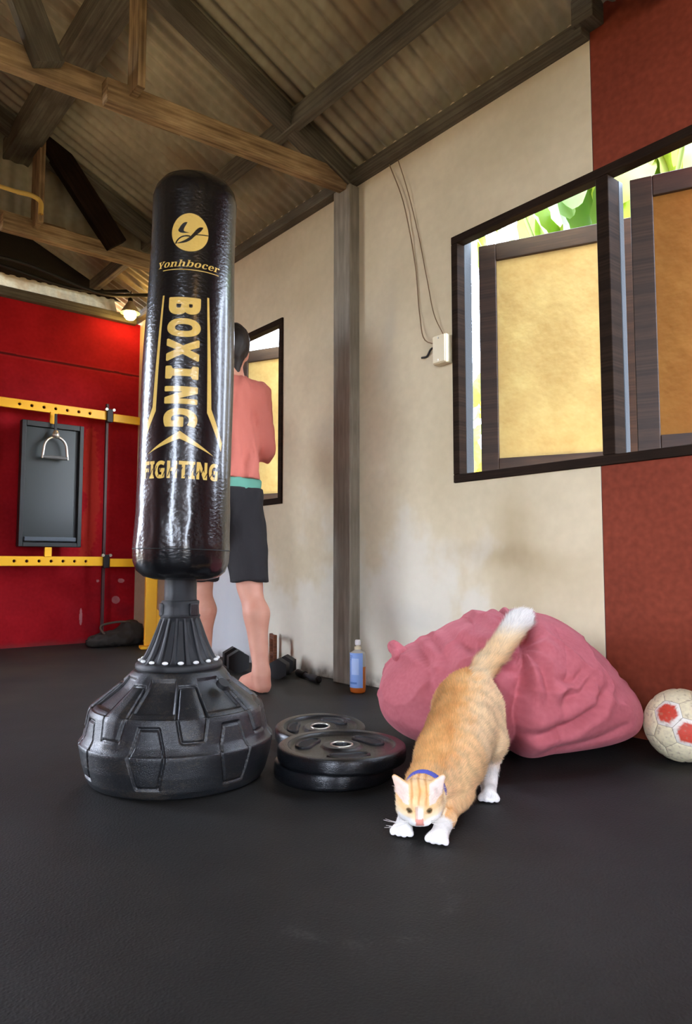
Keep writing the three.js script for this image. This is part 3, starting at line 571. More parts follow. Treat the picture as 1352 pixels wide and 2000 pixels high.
// ------------------------------------------------------------------ weight plates
const plateMat = phy({ color: rgb(15, 17, 20), roughness: 0.24, bumpMap: rep(fineBump, 6, 6), bumpScale: 0.0008, clearcoat: 0.2, clearcoatRoughness: 0.3 });
function plate(pos, R, th, label, turn, tilt) {
  const o = thing('weight_plate', label, 'weight plate', pos, turn, 'weight plates by the bag stand'); if (tilt) o.rotation.x = tilt;
  const r0 = 0.026, rim = R - 0.028, web = th * 0.5;
  const prof = [[r0, th * 0.08], [0.05, th * 0.08], [0.055, th * 0.2], [0.06, th * 0.22], [rim - 0.012, th * 0.22], [rim - 0.003, th * 0.03], [rim, 0], [R - 0.008, 0], [R - 0.002, th * 0.1], [R, th * 0.3], [R, th * 0.7], [R - 0.002, th * 0.9], [R - 0.008, th], [rim, th], [rim - 0.003, th * 0.97], [rim - 0.012, th * 0.78], [0.062, th * 0.78], [0.056, th * 0.82], [0.052, th * 0.94], [r0 + 0.004, th * 0.94], [r0, th * 0.88], [r0, th * 0.08]];
  part('disc', lathe(prof, 96), plateMat, o);
  for (let k = 0; k < 3; k++) {                                       // raised lips of the three grips
    const a = k * 2.094 + 0.5, m = (0.06 + rim) / 2, hw = (rim - 0.06) * 0.24, pts = [];
    for (let i = 0; i < 28; i++) { const t = i / 28 * Math.PI * 2; const rr = m + hw * Math.sin(t), aa = a + 0.52 * Math.sign(Math.cos(t)) * Math.pow(Math.abs(Math.cos(t)), 0.6); pts.push(V(rr * Math.sin(aa), th * 0.8, rr * Math.cos(aa))); }
    part('grip_lip', new THREE.TubeGeometry(new THREE.CatmullRomCurve3(pts, true), 70, 0.0055, 8, true), plateMat, o);
    const s = new THREE.Shape(); pts.forEach((q, i) => { const X = q.x, Y = -q.z; i ? s.lineTo(X, Y) : s.moveTo(X, Y); });
    part('grip_recess', new THREE.ExtrudeGeometry(s, { depth: 0.002, bevelEnabled: false }).rotateX(-Math.PI / 2), blackRubber, o, [0, th * 0.782, 0]);
  }
  part('hub_ring', new THREE.TorusGeometry(r0 + 0.004, 0.003, 8, 40).rotateX(Math.PI / 2), steel, o, [0, th * 0.93, 0]);
  return o;
}
plate(C(-0.035, 0.0, 2.065), 0.168, 0.046, 'black weight plate lying flat on the floor under another plate', 0.3);
plate(C(-0.012, 0.047, 2.05), 0.18, 0.042, 'large black weight plate with hand grips, on top of the front stack', 1.1);
{ const o = plate(C(-0.085, 0.004, 2.42), 0.15, 0.042, 'smaller black weight plate behind the stack of two', 0.2); o.rotation.order = 'YXZ'; o.rotation.y = -YAW; o.rotation.x = 0.08; o.position.y = 0.017; }

// ------------------------------------------------------------------ bean bag
{
  const o = thing('bean_bag', 'large faded red fabric bean bag slumped against the wall', 'bean bag', C(0.52, 0, 2.385), -YAW);
  const weave = texData(256, 256, (u, v) => { const n = 128 + 60 * Math.sin(u * 2 * Math.PI * 64) * Math.sin(v * 2 * Math.PI * 64) + fbm(u * 12, v * 12, 121, 3) * 120; return [n, n, n]; }, false);
  const fadeTex = texData(512, 512, (u, v) => { const n = fbm(u * 5, v * 5, 122, 4) * 18 + fbm(u * 60, v * 60, 123, 2) * 12; return [178 + n, 91 + n, 98 + n]; });
  const cloth = phy({ map: rep(fadeTex, 1.2, 1.2), bumpMap: rep(weave, 6, 6), bumpScale: 0.0012, roughness: 0.9, sheen: 0.4, sheenColor: rgb(230, 150, 160), sheenRoughness: 0.6 });
  const NU = 420, NVv = 240, pos = [], uv = [], idx = [];
  const G = [0.0, 0.36];                                               // where the cloth is gathered, seen from the front
  const line = (x, y, ax, ay, bx, by) => { const t = clamp(((x - ax) * (bx - ax) + (y - ay) * (by - ay)) / ((bx - ax) ** 2 + (by - ay) ** 2)); return [Math.hypot(x - ax - t * (bx - ax), y - ay - t * (by - ay)), t]; };
  const curve = (x, y, pts) => { let b = 9, tt = 0; for (let i = 1; i < pts.length; i++) { const [d, t] = line(x, y, ...pts[i - 1], ...pts[i]); if (d < b) { b = d; tt = (i - 1 + t) / (pts.length - 1); } } return [b, tt]; };
  const crease = [[[0.0, 0.37], [-0.035, 0.27], [-0.05, 0.16], [-0.045, 0.05], [-0.03, 0.0]], [[0.02, 0.34], [0.04, 0.27], [0.03, 0.2]], [[0.07, 0.26], [0.12, 0.26], [0.16, 0.29]], [[0.08, 0.215], [0.13, 0.225], [0.18, 0.265]], [[-0.02, 0.115], [0.1, 0.14], [0.19, 0.185], [0.205, 0.23]], [[-0.3, 0.37], [-0.27, 0.3], [-0.28, 0.22]], [[-0.25, 0.37], [-0.225, 0.31], [-0.225, 0.27]], [[-0.2, 0.36], [-0.12, 0.34], [-0.05, 0.35]], [[-0.15, 0.33], [-0.07, 0.29], [-0.03, 0.3]], [[0.02, 0.06], [0.16, 0.085], [0.3, 0.13]]];
  const depth = [0.05, 0.022, 0.016, 0.016, 0.026, 0.01, 0.01, 0.012, 0.012, 0.008], wid = [0.03, 0.016, 0.012, 0.012, 0.014, 0.016, 0.014, 0.014, 0.012, 0.012];
  for (let j = 0; j <= NVv; j++) for (let i = 0; i <= NU; i++) {
    const th = (i / NU) * 2 * Math.PI, ph = (j / NVv) * Math.PI; const dx = Math.sin(ph) * Math.sin(th), dy = -Math.cos(ph), dz = Math.sin(ph) * Math.cos(th);
    const q = 2.35, a = 0.415, c = 0.36, b = dy > 0 ? 0.245 : 0.17;
    const r = Math.pow(Math.pow(Math.abs(dx / a), q) + Math.pow(Math.abs(dy / b), q) + Math.pow(Math.abs(dz / c), q), -1 / q);
    let x = dx * r, y = 0.17 + dy * r, z = dz * r;
    y *= 1 - 0.30 * sst(0.14, 0.40, x) + 0.0 * x; if (x < -0.1) y *= 1 - 0.12 * sst(-0.1, -0.3, x);
    const front = sst(-0.12, 0.08, z + (y - 0.2) * 0.3);
    // soft lumps and crumples
    let d = 0.02 * fbm(x * 3.2, y * 3.2, z * 3.2 + 4, 2);
    const gd = Math.hypot(x - G[0], (y - G[1]) * 1.2), ga = Math.atan2(x - G[0], y - G[1]);
    d += front * 0.010 * Math.sin(ga * 11 + 4 * n3(x * 6, y * 6, 3)) * Math.exp(-gd / 0.13) * sst(0.0, 0.05, gd);
    const rid = 1 - Math.abs(fbm(x * 5 + 0.6 * n3(x * 3, y * 3, z * 3), y * 6, z * 5 + 9, 3)) * 3.2; d += 0.012 * Math.max(0, rid) ** 3 * sst(0.05, 0.25, y);
    for (let k = 0; k < crease.length; k++) { const [dd, t] = curve(x + 0.008 * n3(x * 14, y * 14, k), y + 0.008 * n3(x * 14, y * 14, k + 40), crease[k]); if (dd < 0.12) { const en = k ? Math.sin(Math.PI * clamp(t * 0.94 + 0.03)) ** 0.5 : sst(1.25, 0.6, t); d += front * en * (-depth[k] * Math.exp(-((dd / wid[k]) ** 2)) + 0.45 * depth[k] * Math.exp(-(((dd - 2.1 * wid[k]) / (1.5 * wid[k])) ** 2))); } }
    // flap of cloth folded over on the right half
    x += dx * d; y += dy * d; z += dz * d;
    pos.push(x, Math.max(0.003, y), z); uv.push((i / NU) * 2.4, (j / NVv) * 1.1);
  }
  const row = NU + 1; for (let j = 0; j < NVv; j++) for (let i = 0; i < NU; i++) { const A = j * row + i; idx.push(A, A + 1, A + row + 1, A, A + row + 1, A + row); }
  const g = new THREE.BufferGeometry(); g.setAttribute('position', new THREE.Float32BufferAttribute(pos, 3)); g.setAttribute('uv', new THREE.Float32BufferAttribute(uv, 2)); g.setIndex(idx); g.computeVertexNormals();
  { const n = g.attributes.normal; for (let j = 0; j <= NVv; j++) { const a = j * row, b = j * row + NU, v = V(n.getX(a) + n.getX(b), n.getY(a) + n.getY(b), n.getZ(a) + n.getZ(b)).normalize(); n.setXYZ(a, v.x, v.y, v.z); n.setXYZ(b, v.x, v.y, v.z); } }
  part('cover', g, cloth, o);
  // puckered corner at the upper left
  const f = (p) => smin(cap(p, V(-0.30, 0.265, -0.02), V(-0.362, 0.318, -0.03), 0.04, 0.014), cap(p, V(-0.362, 0.318, -0.03), V(-0.355, 0.29, 0.03), 0.013, 0.015), 0.03) + 0.003 * n3(p.x * 60, p.y * 60, p.z * 60);
  part('corner_pucker', boxUV(surfaceNets(f, V(-0.45, 0.2, -0.1), V(-0.24, 0.38, 0.1), 0.006)), cloth, o);
}

// ------------------------------------------------------------------ ball
{
  const R = 0.107, o = thing('football', 'scuffed cream football with red printed panels by the red wall', 'ball', C(1.01, R, 2.20));
  o.rotation.set(0.3, 0.6, 0.2);
  const ico = new THREE.IcosahedronGeometry(1, 0), P = ico.attributes.position, vs = [];
  for (let i = 0; i < P.count; i++) { const v = V(0, 0, 0).fromBufferAttribute(P, i); if (!vs.some((q) => q.distanceTo(v) < 1e-3)) vs.push(v); }
  const edge = Math.min(...vs.slice(1).map((v) => v.distanceTo(vs[0]))), nb = vs.map((v) => vs.filter((q) => q !== v && q.distanceTo(v) < edge * 1.1));
  const polys = [];
  vs.forEach((v, i) => { polys.push([v.clone(), nb[i].map((q) => v.clone().lerp(q, 1 / 3)), true]); });
  for (let i = 0; i < 12; i++) for (let j = i + 1; j < 12; j++) for (let k = j + 1; k < 12; k++) if ([[i, j], [j, k], [i, k]].every(([a, b]) => vs[a].distanceTo(vs[b]) < edge * 1.1)) { const t = [vs[i], vs[j], vs[k]], r = []; for (const a of t) for (const b of t) if (a !== b) r.push(a.clone().lerp(b, 1 / 3)); polys.push([vs[i].clone().add(vs[j]).add(vs[k]).divideScalar(3), r, false]); }
  const bd = o.position.clone().sub(camera.position).normalize().negate(), br = V(bd.z, 0, -bd.x).normalize(), bu = bd.clone().cross(br), face = (x, y) => bd.clone().multiplyScalar(Math.sqrt(1 - x * x - y * y)).addScaledVector(br, x).addScaledVector(bu, y);
  const redA = face(-0.08, 0.28), redB = face(0.25, -0.5), redC = face(0.85, 0.1);
  const leather = std({ vertexColors: true, roughness: 0.62, bumpMap: rep(fineBump, 4, 4), bumpScale: 0.0008 });
  polys.forEach(([c, ring, pent], n) => {
    const cn = c.clone().normalize(), ux = ring[0].clone().sub(c); ux.addScaledVector(cn, -ux.dot(cn)).normalize(); const uy = cn.clone().cross(ux);
    ring.sort((a, b) => Math.atan2(a.clone().sub(c).dot(uy), a.clone().sub(c).dot(ux)) - Math.atan2(b.clone().sub(c).dot(uy), b.clone().sub(c).dot(ux)));
    const pos = [], col = [], uv = [], idx = [], RN = 8, SG = ring.length * 8; const wd = cn.clone().applyEuler(o.rotation), red = wd.distanceTo(redA) < 0.36 || wd.distanceTo(redB) < 0.36 || wd.distanceTo(redC) < 0.5;
    for (let r = 0; r <= RN; r++) for (let s = 0; s <= SG; s++) {
      const e = (s % SG) / 8, k = Math.floor(e), b = ring[k].clone().lerp(ring[(k + 1) % ring.length], e - k), t = r / RN, q = c.clone().lerp(b, t * 0.985).normalize();
      const bulge = R * (1 - 0.018 * sst(0.8, 1, t)); pos.push(q.x * bulge, q.y * bulge, q.z * bulge); uv.push(q.x * 0.3, q.y * 0.3);
      const nn = n3(q.x * 14, q.y * 14, q.z * 14 + 3), cr = lin(226, 214, 176), wh = lin(228, 222, 210), rd = lin(196 + 20 * nn, 62, 40);
      let cc = red ? mix3(wh, rd, sst(0.78, 0.62, t + 0.12 * nn)) : mix3(cr, lin(206, 192, 160), clamp(nn + 0.3)); if (nn > 0.42) cc = mix3(cc, lin(150, 128, 104), 0.5);
      col.push(...cc);
    }
    for (let r = 0; r < RN; r++) for (let s = 0; s < SG; s++) { const A = r * (SG + 1) + s; idx.push(A, A + SG + 1, A + SG + 2, A, A + SG + 2, A + 1); }
    const g = new THREE.BufferGeometry(); g.setAttribute('position', new THREE.Float32BufferAttribute(pos, 3)); g.setAttribute('color', new THREE.Float32BufferAttribute(col, 3)); g.setAttribute('uv', new THREE.Float32BufferAttribute(uv, 2)); g.setIndex(idx); g.computeVertexNormals();
    part('ball_panel', g, leather, o);
  });
  part('bladder', new THREE.SphereGeometry(R * 0.978, 40, 24), std({ color: rgb(120, 108, 94), roughness: 0.9 }), o);
}

// ------------------------------------------------------------------ spray bottle by the post, dumbbells behind the leg
{
  const o = thing('spray_bottle', 'bottle with pale blue label and white pump, orange liquid, by the wall post', 'bottle', C(0.055, 0, 3.37), 0.15);
  const liquid = phy({ color: rgb(226, 122, 44), roughness: 0.25, transmission: 0.35, thickness: 0, clearcoat: 0.4 }), clear = phy({ color: rgb(226, 224, 214), roughness: 0.25, transmission: 0.45, thickness: 0 });
  const lt = (() => { const c = document.createElement('canvas'); c.width = 256; c.height = 256; const x = c.getContext('2d'); x.fillStyle = '#8fb2ee'; x.fillRect(0, 0, 256, 256); x.fillStyle = '#b9d0f8'; x.fillRect(70, 40, 120, 120); x.fillStyle = '#5a83cf'; for (let k = 0; k < 3; k++) x.fillRect(30, 20 + k * 14, 60 - k * 12, 6); x.fillRect(30, 214, 130, 14); const t = new THREE.CanvasTexture(c); t.colorSpace = THREE.SRGBColorSpace; return t; })();
  part('body', lathe([[0.0001, 0], [0.03, 0], [0.036, 0.006], [0.037, 0.02], [0.037, 0.12]], 40), liquid, o);
  part('shoulder', lathe([[0.037, 0.12], [0.037, 0.175], [0.034, 0.185], [0.018, 0.194], [0.015, 0.2]], 40), clear, o);
  part('label', new THREE.CylinderGeometry(0.0376, 0.0376, 0.158, 40, 1, true, -2.3, 2.1), std({ map: lt, roughness: 0.5, side: THREE.DoubleSide }), o, [0, 0.105, 0]);
  part('neck', lathe([[0.016, 0.198], [0.016, 0.21], [0.008, 0.212], [0.008, 0.218]], 24), whitePlastic, o); part('pump', lathe([[0.0001, 0.216], [0.012, 0.217], [0.0135, 0.222], [0.0135, 0.236], [0.011, 0.242], [0.0001, 0.243]], 24), std({ color: rgb(240, 240, 236), roughness: 0.4 }), o);
}
function dumbbell(pos, turn, label, len, r) {
  const o = thing('dumbbell', label, 'dumbbell', pos, turn);
  part('handle', new THREE.CylinderGeometry(0.014, 0.014, len, 20).rotateZ(Math.PI / 2), blackSteel, o, [0, r * 0.87, 0]);
  for (const s of [-1, 1]) part('head', boxUV(mergeVertices(new THREE.CylinderGeometry(r, r, 0.07, 6).rotateX(0).rotateY(0)).toNonIndexed().rotateZ(Math.PI / 2).rotateX(Math.PI / 6)), blackRubber, o, [s * len / 2, r * 0.87, 0]);
}
dumbbell([2.12, 0, -3.55], 1.2, 'black hex dumbbell by the wall behind the standing leg, farther one', 0.16, 0.065);
dumbbell([2.2, 0, -3.2], 0.7, 'black hex dumbbell by the wall behind the standing leg, nearer one', 0.14, 0.055);
{
  const o = thing('steel_bar', 'short black bar lying on the floor along the wall', 'bar', [2.235, 0.018, -3.02], Math.PI / 2 - 0.25);
  part('rod', new THREE.CylinderGeometry(0.012, 0.012, 0.3, 16).rotateZ(Math.PI / 2), blackSteel, o); for (const s of [-1, 1]) part('grip', new THREE.CylinderGeometry(0.018, 0.018, 0.1, 16).rotateZ(Math.PI / 2), blackRubber, o, [s * 0.09, 0, 0]);
}
{
  const o = thing('wooden_bracket', 'small brown wooden stand by the wall behind the ankle', 'stand', [2.285, 0, -3.42], 1.2);
  const br = std({ map: rep(woodTex, 3, 3), color: rgb(190, 130, 100), roughness: 0.7 });
  for (const x of [-0.05, 0.05]) part('leg', box(0.02, 0.2, 0.02), br, o, [x, 0.1, 0]); part('rail', box(0.12, 0.025, 0.02), br, o, [0, 0.185, 0]); part('rail', box(0.1, 0.02, 0.016), br, o, [0, 0.09, 0]);
}

// ------------------------------------------------------------------ person behind the bag, seen from the back
{
  const o = thing('person', 'person standing behind the punch bag in coral shirt and black shorts, barefoot, back turned', 'person', [1.763, 0, -3.08], -10 * DEG);
  const K = 0.05;
  const leg = (p, hip, knee, ank, heel, toe) => {
    const calf = knee.clone().lerp(ank, 0.34).add(V(0.006, 0, 0.032));
    let d = cap(p, hip, knee, 0.088, 0.056); d = smin(d, cap(p, knee, ank, 0.047, 0.027), K); d = smin(d, cap(p, knee.clone().lerp(ank, 0.12).add(V(0, 0, 0.008)), calf, 0.042, 0.053), 0.04); d = smin(d, cap(p, calf, ank, 0.05, 0.026), 0.04);
    let f = cap(p, ank, heel, 0.028, 0.031); f = smin(f, cap(p, ank.clone().add(V(0, -0.02, -0.02)), toe.clone().lerp(heel, 0.25).add(V(0, 0.012, 0)), 0.034, 0.026), 0.04); f = smin(f, cap(p, heel, toe.clone().lerp(heel, 0.3), 0.03, 0.026), 0.03);
    for (let k = 0; k < 5; k++) { const s = (k - 2) * 0.0175, dir = toe.clone().sub(heel).normalize(), side = V(-dir.z, 0, dir.x), b = toe.clone().lerp(heel, 0.3).addScaledVector(side, s), e = b.clone().addScaledVector(dir, 0.075 - 0.006 * Math.abs(k - 1.5) * 1.6); b.y = 0.02; e.y = 0.0125; f = smin(f, cap(p, b, e, 0.015, 0.0105), 0.01); }
    return smin(d, f, 0.03);
  };
  const hipR = V(0.095, 0.93, 0.0), kneeR = V(0.092, 0.50, 0.115), ankR = V(0.112, 0.095, 0.225), heelR = V(0.116, 0.033, 0.235), toeR = V(0.09, 0.018, 0.0);
  const hipL = V(-0.095, 0.93, 0.0), kneeL = V(-0.075, 0.51, -0.12), ankL = V(-0.06, 0.095, -0.1), heelL = V(-0.058, 0.033, -0.085), toeL = V(-0.085, 0.018, -0.32);
  const sR = V(0.17, 1.44, 0.0), eR = V(0.215, 1.16, 0.0), wR = V(0.1, 1.2, -0.26), sL = V(-0.17, 1.44, 0), eL = V(-0.215, 1.16, -0.03), wL = V(-0.08, 1.2, -0.27);
  const torso = (p, g) => { let d = ell(p, V(0, 1.25, 0), 0.165 + g, 0.27 + g, 0.11 + g); d = smin(d, ell(p, V(0, 0.98, 0.01), 0.16 + g, 0.15 + g, 0.115 + g), 0.1); d = smin(d, cap(p, V(-0.13, 1.43, 0), V(0.13, 1.43, 0), 0.065 + g, 0.065 + g), 0.09); return d; };
  const hd = V(0.035, 1.66, -0.02);
  const body = (p) => {
    let d = torso(p, -0.012);
    if (p.y < 1.1) d = smin(d, Math.min(leg(p, hipR, kneeR, ankR, heelR, toeR), leg(p, hipL, kneeL, ankL, heelL, toeL)), 0.04);
    if (p.y > 1.0) { d = smin(d, cap(p, V(0.005, 1.44, 0.01), V(0.03, 1.58, 0), 0.062, 0.055), 0.06); for (const [s, e, w] of [[sR, eR, wR], [sL, eL, wL]]) { d = smin(d, cap(p, s, e, 0.052, 0.04), 0.04); d = smin(d, cap(p, e, w, 0.04, 0.027), 0.03); } }
    return d;
  };
  const skinC = (p) => { const n = fbm(p.x * 20, p.y * 20, p.z * 20, 3); return mix3(lin(214, 158, 132), lin(196, 128, 106), clamp(0.4 + n * 0.6 + (p.y < 0.08 ? 0.3 : 0))); };
  const gBody = surfaceNets(body, V(-0.3, -0.002, -0.4), V(0.3, 1.62, 0.32), 0.0105);
  // head: skull, jaw, nose, brow, lips, ears on a finer grid
  const head = (p) => {
    let d = ell(p, hd.clone().add(V(0, 0.025, 0.005)), 0.076, 0.1, 0.094); d = smin(d, ell(p, hd.clone().add(V(0, -0.055, -0.04)), 0.056, 0.06, 0.056), 0.04);
    d = smin(d, cap(p, hd.clone().add(V(0, 0.012, -0.088)), hd.clone().add(V(0, -0.022, -0.108)), 0.009, 0.014), 0.015); d = smin(d, cap(p, hd.clone().add(V(-0.035, 0.03, -0.08)), hd.clone().add(V(0.035, 0.03, -0.08)), 0.012, 0.012), 0.015);
    for (const s of [-1, 1]) { d = smin(d, ell(p, hd.clone().add(V(s * 0.079, -0.005, 0.012)), 0.01, 0.032, 0.019), 0.012); d = smin(d, ell(p, hd.clone().add(V(s * 0.03, 0.008, -0.078)), 0.014, 0.011, 0.014), 0.006); }
    d = smin(d, cap(p, hd.clone().add(V(-0.018, -0.055, -0.09)), hd.clone().add(V(0.018, -0.055, -0.09)), 0.008, 0.008), 0.01);
    return smin(d, cap(p, V(0.02, 1.5, 0.006), hd.clone().add(V(0, -0.03, 0.01)), 0.055, 0.055), 0.04);
  };
  const gHead = surfaceNets(head, V(-0.08, 1.49, -0.15), V(0.15, 1.8, 0.12), 0.005);
  // hands closed loosely before the chest
  const hands = [[wR, 1], [wL, -1]].map(([w, s]) => surfaceNets((p) => {
    const u = V(-s * 0.35, 0.25, -0.9).normalize(), side = V(0, 1, 0.28).normalize(); const pal = w.clone().addScaledVector(u, 0.05);
    let d = smin(cap(p, w, pal, 0.026, 0.024), cap(p, pal.clone().addScaledVector(side, -0.022), pal.clone().addScaledVector(side, 0.022), 0.017, 0.017), 0.025);
    for (let k = 0; k < 4; k++) { const L = [0.034, 0.04, 0.037, 0.028][k], b = pal.clone().addScaledVector(side, 0.03 - k * 0.02).addScaledVector(u, 0.02), m = b.clone().addScaledVector(u, L).add(V(-s * 0.012, 0, 0)), e = m.clone().add(V(-s * 0.026, 0, 0.012)); d = smin(d, Math.min(cap(p, b, m, 0.0095, 0.0088), cap(p, m, e, 0.0088, 0.0075)), 0.006); }
    const t0 = w.clone().addScaledVector(u, 0.025).addScaledVector(side, 0.022), t1 = t0.clone().addScaledVector(u, 0.02).addScaledVector(side, 0.03), t2 = t1.clone().addScaledVector(u, 0.028); return smin(d, Math.min(cap(p, t0, t1, 0.013, 0.011), cap(p, t1, t2, 0.011, 0.009)), 0.01);
  }, w.clone().add(V(-0.12, -0.09, -0.17)), w.clone().add(V(0.12, 0.11, 0.06)), 0.004));
  const all = mergeGeometries([gBody, gHead, ...hands]);
  colourise(all, skinC); part('body', all, std({ vertexColors: true, roughness: 0.55 }), o);
  // hair down to the nape
  const hair = (p) => { const q = hd; let d = ell(p, q.clone().add(V(0, 0.035, 0.02)), 0.086, 0.104, 0.098); d = smin(d, cap(p, q.clone().add(V(0, 0, 0.07)), q.clone().add(V(0.0, -0.13, 0.062)), 0.045, 0.022), 0.04); d = Math.max(d, -(p.z - q.z + 0.055 + 0.35 * Math.max(0, p.y - q.y - 0.08) * -1)); return d + 0.004 * n3(p.x * 70, p.y * 22, p.z * 70); };
  part('hair', surfaceNets(hair, V(-0.09, 1.48, -0.14), V(0.16, 1.83, 0.16), 0.006), std({ color: rgb(30, 22, 18), roughness: 0.55 }), o);
  for (const s of [-1, 1]) part('eye', new THREE.SphereGeometry(0.009, 14, 10), std({ color: rgb(60, 42, 30), roughness: 0.2 }), o, hd.clone().add(V(s * 0.03, 0.009, -0.086)));
  const clothB = rep(fineBump, 30, 30);
  const wr = (p, a, f) => a * fbm(p.x * f, p.y * f * 0.35, p.z * f, 3);
  const shirt = (p) => {
    let d = torso(p, 0.012 + 0.014 * sst(1.3, 1.0, p.y)); for (const [s, e] of [[sR, eR], [sL, eL]]) d = smin(d, cap(p, s, s.clone().lerp(e, 0.92), 0.066, 0.066), 0.05);
    d += wr(p, 0.03, 14) + 0.011 * Math.sin(p.x * 46 + 3 * n3(p.x * 6, p.y * 4, p.z * 6)) * sst(1.4, 1.15, p.y); return Math.max(d, 1.005 - p.y, p.y - 1.515 - 0.2 * Math.abs(p.x));
  };
  part('shirt', boxUV(surfaceNets(shirt, V(-0.34, 0.97, -0.24), V(0.34, 1.56, 0.24), 0.009)), std({ color: rgb(206, 116, 100), roughness: 0.85, bumpMap: clothB, bumpScale: 0.001 }), o);
  const band = (p) => Math.max(torso(p, 0.014) + wr(p, 0.008, 20), 0.945 - p.y, p.y - 1.01);
  part('waistband', boxUV(surfaceNets(band, V(-0.22, 0.93, -0.18), V(0.22, 1.03, 0.18), 0.008)), std({ color: rgb(112, 178, 154), roughness: 0.8, bumpMap: clothB, bumpScale: 0.002 }), o);
  const shorts = (p) => {
    let d = torso(p, 0.016); for (const [h, k] of [[hipR, kneeR], [hipL, kneeL]]) { const kk = h.clone().lerp(k, 1.08); d = smin(d, cap(p, h.clone().add(V(0, -0.02, 0)), kk, 0.108, 0.092), 0.05); }
    return Math.max(d + wr(p, 0.02, 12), 0.51 + 0.01 * n3(p.x * 20, 0, p.z * 20) - p.y, p.y - 0.962, );
  };
  part('shorts', boxUV(surfaceNets(shorts, V(-0.27, 0.49, -0.28), V(0.27, 0.98, 0.26), 0.009)), std({ color: rgb(34, 31, 33), roughness: 0.85, bumpMap: clothB, bumpScale: 0.001 }), o);
}

